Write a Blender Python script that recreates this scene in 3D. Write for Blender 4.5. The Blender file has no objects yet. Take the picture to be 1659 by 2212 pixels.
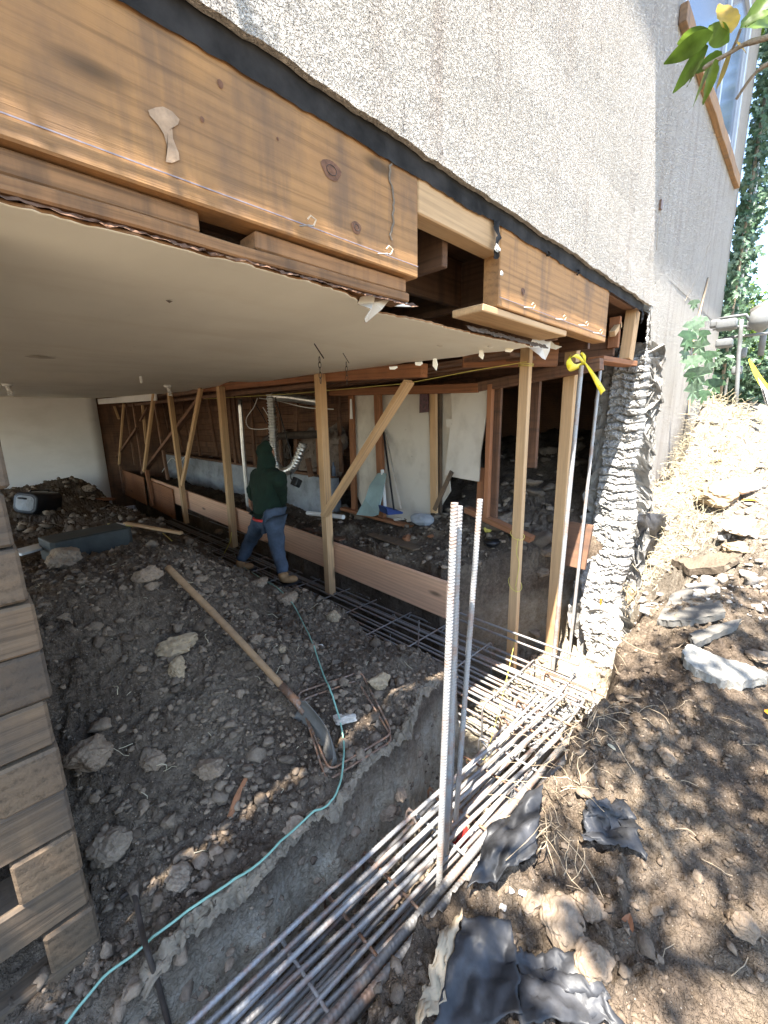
import bpy, bmesh, math, random
import numpy as np
from mathutils import Vector, Matrix, noise as mnoise
random.seed(7); rng = np.random.default_rng(7)
C = bpy.context.scene.collection
R = math.radians
# ------------------------------------------------------------------ camera frame (image measured at 1659 x 2212)
PPX, PPY, FPX = 829.5, 1106.0, 903.0
dX = Vector((920.5, -216, 903)).normalized()
dZ = -Vector((85.5, 4144, 903)).normalized()
dX = (dX - dZ*dX.dot(dZ)).normalized()
dY = dX.cross(dZ)
if dY.z < 0: dY = -dY
M3 = Matrix((dX, dY, dZ))
def ray(u, v): return (M3 @ Vector((u-PPX, v-PPY, FPX))).normalized()
def at(u, v, ax, val):
    r = ray(u, v); return r*(val/r['XYZ'.index(ax)])
def X_(u, v, val): return at(u, v, 'X', val)
def Y_(u, v, val): return at(u, v, 'Y', val)
def Z_(u, v, val): return at(u, v, 'Z', val)
def proj(p):
    c = M3.transposed() @ Vector(p); return (PPX+FPX*c.x/c.z, PPY+FPX*c.y/c.z, c.z)
# ------------------------------------------------------------------ numpy noise
def _h(i, j, s):
    n = (i.astype(np.int64)*374761393 + j.astype(np.int64)*668265263 + s*1442695041) & 0x7fffffff
    n = ((n ^ (n >> 13))*1274126177) & 0x7fffffff
    return ((n ^ (n >> 16)) & 0xffff)/65535.0
def vnoise(x, y, s=0):
    i = np.floor(x); j = np.floor(y); fx = x-i; fy = y-j
    fx = fx*fx*(3-2*fx); fy = fy*fy*(3-2*fy)
    a = _h(i, j, s); b = _h(i+1, j, s); c = _h(i, j+1, s); d = _h(i+1, j+1, s)
    return (a*(1-fx)+b*fx)*(1-fy)+(c*(1-fx)+d*fx)*fy - .5
def fbm(x, y, s=0, o=4, g=.5):
    t = 0; a = 1.0
    for k in range(o): t = t+a*vnoise(x*2**k+k*7.3, y*2**k+k*3.1, s+k); a *= g
    return t
def worley(x, y, s=0):
    i = np.floor(x); j = np.floor(y); best = np.full_like(x, 9.0); hh = np.zeros_like(x)
    for a in (-1, 0, 1):
        for b in (-1, 0, 1):
            ci, cj = i+a, j+b
            px = ci+_h(ci, cj, s); py = cj+_h(ci, cj, s+5)
            d = (px-x)**2+(py-y)**2; r = _h(ci, cj, s+9)
            m = d < best; best = np.where(m, d, best); hh = np.where(m, r, hh)
    return np.sqrt(best), hh
def crack(x, y, s=0):
    i = np.floor(x); j = np.floor(y); b1 = np.full_like(x, 9.0); b2 = np.full_like(x, 9.0); hh = np.zeros_like(x)
    for a in (-1, 0, 1):
        for b in (-1, 0, 1):
            ci, cj = i+a, j+b
            d = np.sqrt((ci+_h(ci, cj, s)-x)**2+(cj+_h(ci, cj, s+5)-y)**2); r = _h(ci, cj, s+9)
            m = d < b1; b2 = np.where(m, b1, np.minimum(b2, d)); b1 = np.where(m, d, b1); hh = np.where(m, r, hh)
    return b2-b1, hh
def sst(a, b, x): t = np.clip((x-a)/(b-a), 0, 1); return t*t*(3-2*t)
# ------------------------------------------------------------------ terrain
class RBF:
    def __init__(s, pts):
        P = np.array([[p[0], p[1]] for p in pts]); z = np.array([p[2] for p in pts])
        s.P = P; D = s.phi(P, P); n = len(P)
        A = np.zeros((n+3, n+3)); A[:n, :n] = D-np.eye(n)*.03; A[:n, n] = 1; A[n, :n] = 1
        A[:n, n+1:] = P; A[n+1:, :n] = P.T
        s.w = np.linalg.solve(A, np.concatenate([z, [0, 0, 0]]))
    def phi(s, A, B):
        return -np.sqrt(((A[:, None, :]-B[None, :, :])**2).sum(-1)+.04)
    def __call__(s, x, y):
        sh = x.shape; Q = np.stack([x.ravel(), y.ravel()], 1); out = np.empty(len(Q)); n = len(s.P)
        for k in range(0, len(Q), 60000):
            q = Q[k:k+60000]; out[k:k+60000] = s.phi(q, s.P)@s.w[:n]+s.w[n]+q@s.w[n+1:]
        return out.reshape(sh)
A_ = RBF([Z_(955,1480,-1.60), Z_(870,1590,-1.60), Z_(740,1740,-1.60), Z_(650,1830,-1.60), Z_(400,2060,-1.63), Z_(250,2180,-1.66),
  Z_(725,1655,-1.57), Y_(380,1400,2.2), Y_(365,1250,2.66), Z_(825,1470,-1.48), X_(700,1310,1.95), X_(830,1400,1.92), X_(600,1262,2.0),
  X_(512,1228,2.12), X_(400,1152,2.0), X_(320,1108,2.05), Y_(390,1200,3.25), Y_(250,1235,2.9), Y_(120,1290,2.6), Y_(150,1212,4.6), Y_(300,1170,5.0),
  Y_(171,1040,10.7), Y_(60,1128,8.6), Y_(110,1112,8.8), Y_(260,1085,10.5), Y_(230,1120,7.0), Y_(80,1165,6.4), Z_(560,1600,-1.5), Z_(300,1750,-1.5),
  Z_(220,1950,-1.6), (-1.5,2.5,-1.3), (-1.5,1.3,-1.6), (-3,5,-1.6), (-4,10,-1.5), (1.5,11.8,-1.4), Y_(560,1330,2.75), Z_(480,1480,-1.33)])
B_ = RBF([(3.0,2.0,-1.42), (3.0,4,-1.42), (3.0,7,-1.35), (3.0,12,-1.3), (3.8,3.3,-1.27), (3.8,5.3,-1.42), (3.8,8,-1.42), (3.8,12,-1.4),
  (4.2,2.2,-1.05), (5.2,2.4,-.75), (6,3,-.5), (7.5,3,-.3), (5,5,-1.1), (7,7,-1.0), (3.5,1.3,-1.55), (4.2,1.25,-1.3), (3.35,2.2,-1.33), (3.5,1.8,-1.38)])
C_ = RBF([Z_(930,2212,-1.6), Z_(1000,2100,-1.57), Z_(1060,1900,-1.55), Z_(1160,1790,-1.52), Z_(1250,1560,-1.5), Z_(1300,1470,-1.45),
  Y_(1350,1350,.88), Y_(1385,1230,1.0), Y_(1400,1110,1.1), Y_(1435,1000,1.17), Y_(1478,880,1.17), Z_(1659,2212,-1.6), Z_(1659,1800,-1.48),
  Z_(1659,1500,-1.36), Z_(1550,1480,-1.35), Z_(1500,1310,-1.2), Z_(1659,1300,-1.12), Z_(1600,1150,-.9), Z_(1659,1010,-.55), Z_(1540,960,-.45),
  (0,0,-1.62), (-1.5,-1.5,-1.6), (-1.5,.7,-1.62), (2,-2,-1.4), (5,-3,-.9), (8,0,.0), (8.5,1.5,.22), (10,-2,.1), (12,2,.2), (7,1.17,.15), (0,.5,-1.62)])
def surf(x, y, fine=True):
    x = np.asarray(x, float); y = np.asarray(y, float)
    a = A_(x, y); b = B_(x, y); c = C_(x, y)
    a = np.clip(a, -1.75, -.8); b = np.clip(b, -1.7, -.2); c = np.clip(c, -1.75, .35)
    c = np.where(y < -2, np.minimum(c, .3), c)
    wy = sst(.95, 1.15, y); wx = sst(2.3, 2.7, x)
    z = (1-wy)*c+wy*((1-wx)*a+wx*b)
    n = fbm(x*2.1, y*2.1, 3, 3)*.09+fbm(x*9, y*9, 11, 2)*.03
    e1 = 1.17+.10*np.clip(x, -.5, 1.3)+.16*np.clip(x-1.3, 0, .6)-.03*sst(.3, .6, x)*sst(1.75, 1.5, x)+fbm(x*4.5, x*0+2, 21, 4)*.05; e0 = .60+fbm(x*2.6, x*0+9, 23, 3)*.11
    e0 = e0+.30*sst(2.6, 4.2, x)
    xl = 1.98+fbm(y*2.5, y*0+5, 27, 3)*.12; xr = 2.98+1.25*np.clip((2.25-y)/.75, 0, 1)+fbm(y*2.5, y*0+1, 31, 3)*.12
    xr = np.minimum(xr, 4.3)
    d1 = np.minimum(np.minimum(y-e0, e1-y), 4.05-x)
    d2 = np.minimum(np.minimum(x-xl, xr-x), y-e0)
    d = np.where(y > 1.0, np.maximum(d1, d2), np.maximum(d1, d2))
    wob = fbm(x*7, y*7, 41, 2)*.05
    s = np.clip((d+wob*.4)/.065, 0, 1); s = s**.7
    floor = -2.24-.42*sst(1.5, 2.1, y)+fbm(x*3, y*3, 51, 3)*.08
    floor = floor+.09*sst(.2, .02, e1-y)*sst(2.0, 1.6, x)+.2*sst(.22, 0.02, y-e0)
    z0 = z+n*(1-s*.5)
    z = z0*(1-s)+floor*s
    if fine:
        ds = np.hypot(x, y)
        wx_, wy_ = fbm(x*17, y*17, 2, 3), fbm(x*17, y*17, 6, 3)
        w1, h1 = crack(x*10+wx_*1.1, y*10+wy_*1.1, 61); w2, h2 = crack(x*25+wx_*1.6, y*25+wy_*1.6, 71)
        gate = .35+.65*sst(-.15, .3, fbm(x*1.4, y*1.4, 81, 2)*2)
        z = z+(sst(.02, .30, w1)*(h1**2)*.055*gate+sst(.02, .34, w2)*h2*.024)*(1-.3*sst(3, 8, ds))*(1+.8*fbm(x*31, y*31, 66, 2))
        z = z+fbm(x*48, y*48, 91, 2)*.011
        # strata ledges on the cut face
        z = z+np.where((s > .03) & (s < .97), fbm(x*16+z*9, y*34, 95, 3)*.20*(4*s*(1-s))**.5, 0)
    return z
# ================================================================== GROUND
def axis(segs):
    out = []
    for a, b, st in segs: out += list(np.arange(a, b, st))
    return np.array(out+[segs[-1][1]])
gx = axis([(-40, -6, 3), (-6, -1, .15), (-1, -.1, .03), (-.1, 3.2, .0125), (3.2, 5, .02), (5, 9, .04), (9, 14, .25), (14, 60, 4)])
gy = axis([(-40, -6, 3), (-6, -.8, .12), (-.8, .1, .03), (.1, 2.6, .0125), (2.6, 4.6, .02), (4.6, 9, .04), (9, 13, .06), (13, 18, .5), (18, 60, 4)])
GX, GY = np.meshgrid(gx, gy); GZ = surf(GX, GY)
def _bil(x, y):
    i = np.clip(np.searchsorted(gx, x)-1, 0, len(gx)-2); j = np.clip(np.searchsorted(gy, y)-1, 0, len(gy)-2)
    fx = np.clip((x-gx[i])/(gx[i+1]-gx[i]), 0, 1); fy = np.clip((y-gy[j])/(gy[j+1]-gy[j]), 0, 1)
    return (GZ[j, i]*(1-fx)+GZ[j, i+1]*fx)*(1-fy)+(GZ[j+1, i]*(1-fx)+GZ[j+1, i+1]*fx)*fy
def S(x, y): return float(_bil(x, y))
def hit(u, v, up=0.0):
    r = ray(u, v); t = np.arange(.5, 24, .008)
    P = np.outer(t, np.array(r)); z = _bil(P[:, 0], P[:, 1])
    k = np.argmax(P[:, 2] < z); p = Vector(P[k]); p.z += up; return p
# ------------------------------------------------------------------ materials
class NT:
    def __init__(s, name):
        s.m = bpy.data.materials.new(name); s.m.use_nodes = True; s.t = s.m.node_tree; s.n = s.t.nodes; s.l = s.t.links
        s.b = s.n['Principled BSDF']; s.co = s.n.new('ShaderNodeTexCoord')
    def link(s, a, b): s.l.new(a, b)
    def map(s, sc=(1, 1, 1), src='Object', loc=(0, 0, 0)):
        k = s.n.new('ShaderNodeMapping'); k.inputs['Scale'].default_value = sc; k.inputs['Location'].default_value = loc
        s.link(s.co.outputs[src], k.inputs['Vector']); return k.outputs[0]
    def noise(s, vec, scale, det=4, rough=.55, dist=0):
        k = s.n.new('ShaderNodeTexNoise'); k.inputs['Scale'].default_value = scale; k.inputs['Detail'].default_value = det
        k.inputs['Roughness'].default_value = rough; k.inputs['Distortion'].default_value = dist
        s.link(vec, k.inputs['Vector']); return k.outputs['Fac']
    def vor(s, vec, scale, feat='F1', out='Distance'):
        k = s.n.new('ShaderNodeTexVoronoi'); k.inputs['Scale'].default_value = scale; k.feature = feat
        s.link(vec, k.inputs['Vector']); return k.outputs[out]
    def ramp(s, fac, stops):
        k = s.n.new('ShaderNodeValToRGB'); e = k.color_ramp.elements
        while len(e) > 1: e.remove(e[0])
        e[0].position, e[0].color = stops[0][0], col(stops[0][1])
        for p, c in stops[1:]:
            q = e.new(p); q.color = col(c)
        s.link(fac, k.inputs['Fac']); return k.outputs['Color']
    def mix(s, fac, a, b, mode='MIX'):
        k = s.n.new('ShaderNodeMix'); k.data_type = 'RGBA'; k.blend_type = mode
        for i, v in ((0, fac), (6, a), (7, b)):
            if isinstance(v, (int, float)): k.inputs[i].default_value = v
            elif isinstance(v, (tuple, list)): k.inputs[i].default_value = col(v)
            else: s.link(v, k.inputs[i])
        return k.outputs[2]
    def math(s, op, a, b=0.0):
        k = s.n.new('ShaderNodeMath'); k.operation = op
        for i, v in ((0, a), (1, b)):
            if isinstance(v, (int, float)): k.inputs[i].default_value = v
            else: s.link(v, k.inputs[i])
        return k.outputs[0]
    def bump(s, h, dist=.01, st=1.0, prev=None):
        k = s.n.new('ShaderNodeBump'); k.inputs['Distance'].default_value = dist; k.inputs['Strength'].default_value = st
        s.link(h, k.inputs['Height'])
        if prev is not None: s.link(prev, k.inputs['Normal'])
        return k.outputs[0]
    def out(s, colr, rough=.8, metal=0, normal=None, spec=.3):
        if isinstance(colr, tuple): s.b.inputs['Base Color'].default_value = col(colr)
        else: s.link(colr, s.b.inputs['Base Color'])
        if isinstance(rough, (int, float)): s.b.inputs['Roughness'].default_value = rough
        else: s.link(rough, s.b.inputs['Roughness'])
        s.b.inputs['Metallic'].default_value = metal; s.b.inputs['Specular IOR Level'].default_value = spec
        if normal is not None: s.link(normal, s.b.inputs['Normal'])
        return s.m
def col(c): return (c[0], c[1], c[2], 1) if len(c) == 3 else c
def mulc(c, k): return tuple(min(1, x*k) for x in c)
def m_wood(name, c, dark=.55, knots=True, stain=.0, rough=.75, bumpd=.0015, gs=1.0, scol=(.10,.085,.075)):
    t = NT(name)
    oi = t.n.new('ShaderNodeObjectInfo')
    add = t.n.new('ShaderNodeVectorMath'); add.operation = 'ADD'; t.link(t.co.outputs['Object'], add.inputs[0])
    cmb = t.n.new('ShaderNodeCombineXYZ'); r7 = t.math('MULTIPLY', oi.outputs['Random'], 17.0)
    for i in range(3): t.link(r7, cmb.inputs[i])
    t.link(cmb.outputs[0], add.inputs[1])
    def mp(sc):
        k = t.n.new('ShaderNodeMapping'); k.inputs['Scale'].default_value = sc; t.link(add.outputs[0], k.inputs['Vector']); return k.outputs[0]
    warp = t.noise(mp((1.3, 5, 5)), 1.0, 3)
    g1 = t.noise(mp((.9*gs, 26*gs, 26*gs)), 1.6, 5, .6, .6)
    rings = t.n.new('ShaderNodeTexWave'); rings.bands_direction = 'Z'; rings.inputs['Scale'].default_value = 9*gs
    rings.inputs['Distortion'].default_value = 5; rings.inputs['Detail'].default_value = 3; rings.inputs['Detail Scale'].default_value = .8
    t.link(mp((.10, 1, 1)), rings.inputs['Vector'])
    g2 = t.noise(mp((2.2*gs, 90*gs, 90*gs)), 1.5, 4, .65, .4)
    f = t.math('ADD', t.math('ADD', t.math('MULTIPLY', g1, .5), t.math('MULTIPLY', g2, .42)), t.math('MULTIPLY', rings.outputs['Fac'], .12))
    cc = t.ramp(f, [(.34, mulc(c, dark*1.05)), (.50, c), (.66, mulc(c, 1.16))])
    big = t.noise(mp((.8, 2.5, 2.5)), 1.5, 4)
    cc = t.mix(t.math('MULTIPLY', big, .55), cc, t.mix(1.0, cc, mulc((1, .8, .68), .7), 'MULTIPLY'))
    if knots:
        kn = t.vor(mp((1.5, 5, 5)), 1.0)
        cc = t.mix(t.ramp(kn, [(.06, (1, 1, 1)), (.15, (0, 0, 0))]), cc, mulc(c, .3))
    if stain > .3:
        dp_ = t.noise(mp((9, 1, .9)), 1.3, 5, .6)
        cc = t.mix(t.ramp(dp_, [(.52, (0, 0, 0)), (.68, (.5,)*3)]), cc, scol)
    if stain:
        sn = t.noise(mp((5, 3, 3)), .8, 6, .65)
        cc = t.mix(t.ramp(sn, [(.45, (0, 0, 0)), (.7, (stain,)*3)]), cc, scol)
    rv = t.math('ADD', t.math('MULTIPLY', oi.outputs['Random'], .35), .80)
    cc = t.mix(1.0, cc, t.ramp(rv, [(0, (0, 0, 0)), (1, (1, 1, 1))]), 'MULTIPLY')
    return t.out(cc, rough, 0, t.bump(f, bumpd, .8), .25)
def m_plain(name, c, rough=.6, metal=0, var=.25, sc=8, bumpd=0, spec=.4):
    t = NT(name); v = t.map(); n = t.noise(v, sc, 5, .6)
    cc = t.ramp(n, [(.3, mulc(c, 1-var)), (.7, mulc(c, 1+var))])
    return t.out(cc, rough, metal, t.bump(n, bumpd, 1) if bumpd else None, spec)
def m_stucco():
    t = NT('stucco'); v = t.map()
    w = t.noise(v, 14, 2); wv = t.n.new('ShaderNodeVectorMath'); wv.operation = 'MULTIPLY_ADD'
    t.link(v, wv.inputs[0]); wv.inputs[1].default_value = (1, 1, 1)
    k = t.n.new('ShaderNodeTexNoise'); k.inputs['Scale'].default_value = 30; t.link(v, k.inputs['Vector'])
    sc = t.n.new('ShaderNodeVectorMath'); sc.operation = 'SCALE'; sc.inputs['Scale'].default_value = .03; t.link(k.outputs['Color'], sc.inputs[0]); t.link(sc.outputs[0], wv.inputs[2])
    lace = t.noise(wv.outputs[0], 95, 3, .6, .7)
    h = t.ramp(lace, [(.38, (0, 0, 0)), (.50, (.75,)*3), (.62, (1, 1, 1))])
    big = t.noise(v, 1.3, 4); stv = t.map((5, 5, .5)); st = t.noise(stv, 2.0, 5, .6)
    cc = t.ramp(big, [(.3, (.63, .575, .50)), (.7, (.70, .65, .58))])
    cc = t.mix(t.ramp(st, [(.5, (0,)*3), (.75, (.45,)*3)]), cc, (.36, .27, .22))
    pit = t.noise(t.map((30, 30, 9)), 1.5, 3, .6)
    cc = t.mix(t.ramp(pit, [(.66, (0,)*3), (.70, (.6,)*3)]), cc, (.14, .12, .11))
    cc = t.mix(t.ramp(lace, [(.36, (.32,)*3), (.45, (0,)*3)]), cc, (.30, .26, .23))
    nb = t.bump(h, .022, 1.0)
    nb = t.bump(t.noise(v, 300, 2), .001, .6, nb)
    return t.out(cc, .9, 0, nb, .2)
def m_soil(name='soil'):
    t = NT(name); v = t.map()
    n1 = t.noise(v, 2.2, 6, .65); n2 = t.noise(v, 28, 6, .7); n3 = t.noise(v, 150, 3, .6)
    c = t.ramp(n1, [(.3, (.088, .065, .048)), (.5, (.150, .114, .083)), (.7, (.230, .182, .132))])
    c2 = t.ramp(n2, [(.3, (.55, .53, .5)), (.55, (1, 1, 1)), (.75, (1.3, 1.25, 1.18))])
    c = t.mix(1.0, c, c2, 'MULTIPLY')
    sp = t.vor(v, 55); spk = t.vor(v, 55, 'F1', 'Color')
    c = t.mix(t.ramp(sp, [(.09, (.8,)*3), (.14, (0,)*3)]), c, t.mix(spk, (.12, .10, .08), (.48, .42, .34)))
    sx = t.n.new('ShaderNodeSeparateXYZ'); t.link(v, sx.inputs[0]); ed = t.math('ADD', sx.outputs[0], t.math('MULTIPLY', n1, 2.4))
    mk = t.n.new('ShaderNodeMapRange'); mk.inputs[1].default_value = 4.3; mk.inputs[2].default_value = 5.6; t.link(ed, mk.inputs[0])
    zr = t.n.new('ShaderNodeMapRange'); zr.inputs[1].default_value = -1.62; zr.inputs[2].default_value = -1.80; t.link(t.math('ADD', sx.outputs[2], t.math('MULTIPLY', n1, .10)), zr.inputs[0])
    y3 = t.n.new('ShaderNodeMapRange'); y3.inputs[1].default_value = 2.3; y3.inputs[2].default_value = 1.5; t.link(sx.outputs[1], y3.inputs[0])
    c = t.mix(t.math('MULTIPLY', zr.outputs[0], t.math('MULTIPLY', y3.outputs[0], .85)), c, t.ramp(t.noise(v, 13, 6, .7), [(.3, (.24, .19, .13)), (.5, (.42, .36, .265)), (.7, (.56, .51, .41))]))  # pale subsoil; brightened as if sunlit and faded out in the shaded inner trench
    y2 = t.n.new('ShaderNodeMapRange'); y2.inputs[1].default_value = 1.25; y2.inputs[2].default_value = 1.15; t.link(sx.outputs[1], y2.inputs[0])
    c = t.mix(t.math('MULTIPLY', mk.outputs[0], t.math('MULTIPLY', y2.outputs[0], .8)), c, t.ramp(n2, [(.3, (.15, .125, .095)), (.6, (.34, .305, .25))]))  # pale debris tone; sunlight on the far bank is put into this colour
    h = t.math('ADD', t.math('MULTIPLY', n2, .8), t.math('MULTIPLY', n3, .35))
    wn_ = t.n.new('ShaderNodeTexNoise'); wn_.inputs['Scale'].default_value = 22; wn_.inputs['Detail'].default_value = 4; t.link(v, wn_.inputs['Vector'])
    ws = t.n.new('ShaderNodeVectorMath'); ws.operation = 'MULTIPLY_ADD'; t.link(wn_.outputs['Color'], ws.inputs[0]); ws.inputs[1].default_value = (.09, .09, .09); t.link(v, ws.inputs[2])
    ck = t.ramp(t.vor(ws.outputs[0], 38, 'DISTANCE_TO_EDGE'), [(0, (.35,)*3), (.09, (.9,)*3), (.3, (1,)*3)]); ck2 = t.ramp(t.vor(ws.outputs[0], 90, 'DISTANCE_TO_EDGE'), [(0, (0,)*3), (.2, (1,)*3)])
    c = t.mix(t.math('MULTIPLY', ck, 1.0), t.mix(1.0, c, (.68, .66, .64), 'MULTIPLY'), c)
    nb = t.bump(ck2, .002, .6); nb = t.bump(ck, .006, .8, nb); nb = t.bump(h, .022, .9, nb)
    return t.out(c, .95, 0, nb, .15)
def m_rock(name, c, sc=6):
    t = NT(name); v = t.map(); n = t.noise(v, sc, 7, .7); n2 = t.noise(v, sc*9, 4, .6)
    cc = t.ramp(n, [(.3, mulc(c, .55)), (.5, c), (.72, mulc(c, 1.35))])
    cc = t.mix(.4, cc, t.ramp(n2, [(.3, mulc(c, .6)), (.7, mulc(c, 1.3))]))
    ge = t.n.new('ShaderNodeNewGeometry'); cc = t.mix(1.0, cc, t.ramp(ge.outputs['Random Per Island'], [(0, (.55, .53, .52)), (.6, (1, 1, 1)), (1, (1.35, 1.3, 1.24))]), 'MULTIPLY')
    nb = t.bump(n2, .006, .8); nb = t.bump(n, .02, .8, nb)
    return t.out(cc, .95, 0, nb, .15)
def m_rebar(name, rust=.35, base=(.36,.355,.345), mt=.3):
    t = NT(name); v = t.map(); n = t.noise(v, 9, 5, .7); n2 = t.noise(v, 60, 3)
    cc = t.mix(t.ramp(n, [(.50, (0,)*3), (.62, (1,)*3)]), base, (.32, .15, .07))
    cc = t.mix(rust, base, cc)
    cc = t.mix(t.ramp(n2, [(.5, (0,)*3), (.75, (.5,)*3)]), cc, (.34, .32, .29))
    return t.out(cc, .5, mt, t.bump(n2, .0008, .6), .5)
def m_concrete(name, c=(.42, .41, .39), sc=5, rb=.02):
    t = NT(name); v = t.map(); n = t.noise(v, sc, 7, .7); n2 = t.noise(v, sc*7, 5, .7)
    cc = t.ramp(n, [(.3, mulc(c, .6)), (.5, c), (.7, mulc(c, 1.25))])
    cr = t.vor(t.map((1, 1, 1)), 2.3, 'DISTANCE_TO_EDGE')
    nb = t.bump(n2, rb*.4, .9); nb = t.bump(n, rb, .9, nb)
    return t.out(cc, .92, 0, nb, .2)
def m_drywall(name, c, sc=1.2, stain=.5, scol=(.45,.38,.27)):
    t = NT(name); v = t.map((1, .5, 1)); n = t.noise(v, sc, 5, .6); n2 = t.noise(t.map(), 24, 4, .6)
    cc = t.ramp(n, [(.3, mulc(c, .9)), (.7, mulc(c, 1.07))])
    s2 = t.noise(t.map((.7, 2.2, 1.6)), 1.7, 5, .6)
    cc = t.mix(t.ramp(s2, [(.5, (0,)*3), (.72, (stain,)*3)]), cc, scol)
    sp = t.noise(t.map(), 13, 3, .5)
    cc = t.mix(t.ramp(sp, [(.74, (0,)*3), (.77, (.6,)*3)]), cc, (.2, .16, .12))
    return t.out(cc, .85, 0, t.bump(n2, .0015, .7), .2)
def m_leaf(name, c, tr=.45):
    t = NT(name); v = t.map(); n = t.noise(v, 30, 3)
    cc = t.ramp(n, [(.3, mulc(c, .6)), (.7, mulc(c, 1.4))])
    t.out(cc, .45, 0, None, .4)
    tl = t.n.new('ShaderNodeBsdfTranslucent'); t.link(cc, tl.inputs['Color']); mx = t.n.new('ShaderNodeMixShader'); mx.inputs[0].default_value = tr
    o = t.n['Material Output']; t.link(t.b.outputs[0], mx.inputs[1]); t.link(tl.outputs[0], mx.inputs[2]); t.link(mx.outputs[0], o.inputs['Surface'])
    return t.m
MT = dict(
 knot=m_plain('knot_wood', (.16, .075, .04), .8, 0, .4, 60, .002),
 slabp=m_concrete('rough_render', (.26, .245, .215), 16, .012),
 glue=m_plain('dried_glue', (.38, .255, .16), .85, 0, .3, 30, .003),
 slurry=m_concrete('dried_slurry', (.205, .165, .12), 14, .012),
 beam=m_wood('weathered_fir_beam', (.45, .25, .105), .6, True, .62, scol=(.15, .10, .07), bumpd=.003), plate=m_wood('brown_plate', (.34, .185, .085), .5, True, .6, scol=(.09,.06,.04), bumpd=.003), pine=m_wood('fresh_pine', (.60, .40, .215), .75, True, .12, scol=(.25,.15,.08)),
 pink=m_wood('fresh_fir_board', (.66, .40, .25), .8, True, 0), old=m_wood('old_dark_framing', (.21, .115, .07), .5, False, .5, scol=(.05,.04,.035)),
 red=m_wood('reddish_framing', (.34, .155, .075), .55, True, .3, scol=(.08,.05,.04)), crib=m_wood('weathered_timber', (.155, .110, .070), .45, True, .85, bumpd=.006, scol=(.055, .047, .04)),
 pale=m_wood('pale_board', (.62, .50, .36), .85, False, .1), handle=m_wood('shovel_handle', (.34, .22, .12), .8, False, .3),
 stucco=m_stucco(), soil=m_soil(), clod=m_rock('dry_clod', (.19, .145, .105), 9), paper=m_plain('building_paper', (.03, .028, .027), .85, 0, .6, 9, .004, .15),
 membrane=m_plain('waterproofing_membrane', (.030, .030, .032), .5, 0, .8, 9, .004, .35), ceil=m_drywall('ceiling_drywall', (.94, .90, .78), 1.1, .35, (.78, .71, .57)),
 wall=m_drywall('painted_drywall', (.78, .76, .73), .8, .35, (.55, .52, .47)), dry=m_drywall('old_drywall', (.60, .55, .47), .9, .5, (.33, .28, .22)),
 concrete=m_concrete('rough_concrete', (.33, .315, .29), 9, .03), stem=m_concrete('stem_concrete', (.30, .31, .32), 3, .02), slab=m_concrete('grey_slab', (.14, .13, .115), 5, .008),
 rebar=m_rebar('rebar_steel', .5), rebar2=m_rebar('rebar_dark', .5, (.24, .23, .22), .3), tie=m_rebar('rusty_hoop', .9, (.17, .10, .065), .3),
 galv=m_plain('galvanized', (.62, .61, .58), .32, .9, .15, 12), iron=m_plain('cast_iron', (.06, .045, .035), .7, .3, .4, 12, .003),
 black=m_plain('black_plastic', (.012, .012, .014), .35, 0, .4, 5), grille=m_plain('speaker_grille', (.09, .095, .105), .5, .4, .2, 40), blackmat=m_plain('dark_case', (.03, .034, .032), .6, 0, .4, 6),
 white=m_plain('white_paint', (.75, .74, .70), .5, 0, .08, 6), teal=m_plain('teal_hose', (.20, .36, .28), .35, 0, .12, 5), tealboard=m_plain('green_board', (.27, .36, .34), .7, 0, .2, 4),
 yellow=m_plain('yellow_tape', (.75, .62, .02), .4, 0, .15, 10), string=m_plain('yellow_string', (.62, .52, .12), .6, 0, .1, 10), orange=m_plain('orange_leaf', (.70, .26, .02), .6, 0, .3, 10),
 skin=m_plain('skin', (.32, .17, .11), .5, 0, .15, 10), hoodie=m_plain('green_hoodie', (.004, .017, .009), .9, 0, .3, 14, .01), jeans=m_plain('denim', (.05, .068, .098), .85, 0, .4, 9, .006),
 boot=m_plain('tan_boot', (.30, .17, .075), .7, 0, .3, 12, .004), redp=m_plain('red_plastic', (.50, .025, .02), .3, 0, .2, 8), blue=m_plain('blue_plastic', (.02, .045, .16), .4, 0, .2, 8),
 glass=None, wframe=m_plain('window_frame', (.46, .50, .55), .4, 0, .06, 6), sill=m_wood('sill_wood', (.33, .20, .10), .6, False, .4, bumpd=.004),
 bark=m_rock('bark', (.30, .24, .17), 14), leaf=m_leaf('citrus_leaf', (.13, .20, .025), .45), ivy=m_leaf('ivy_leaf', (.055, .105, .05), .25), ivyp=m_leaf('ivy_pale', (.15, .22, .14), .3), yleaf=m_leaf('yellow_leaf', (.42, .28, .03), .4),
 straw=m_plain('straw', (.50, .43, .29), .8, 0, .25, 12), root=m_plain('root', (.34, .26, .17), .85, 0, .3, 12), meter=m_plain('meter_grey', (.16, .163, .16), .5, 0, .2, 9),
 chalk=m_plain('chalk_line', (.27, .23, .25), .9, 0, .3, 60), stone=m_rock('tan_rock', (.25, .195, .13), 5), wstone=m_rock('pale_rock', (.42, .385, .34), 5), gstone=m_rock('grey_rock', (.20, .158, .118), 6), insul=m_rock('old_insulation', (.16, .13, .11), 5),
 subfloor=m_wood('subfloor_plank', (.17, .095, .055), .6, False, .4, scol=(.04,.03,.025)), picture=m_plain('dark_picture', (.06, .015, .02), .4, 0, .9, 40), mortar=m_concrete('chipped_stucco', (.52, .50, .46), 12, .02))
t = NT('window_glass'); t.out((.10, .125, .165), .18, 0, None, .35); MT['glass'] = t.m
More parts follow.
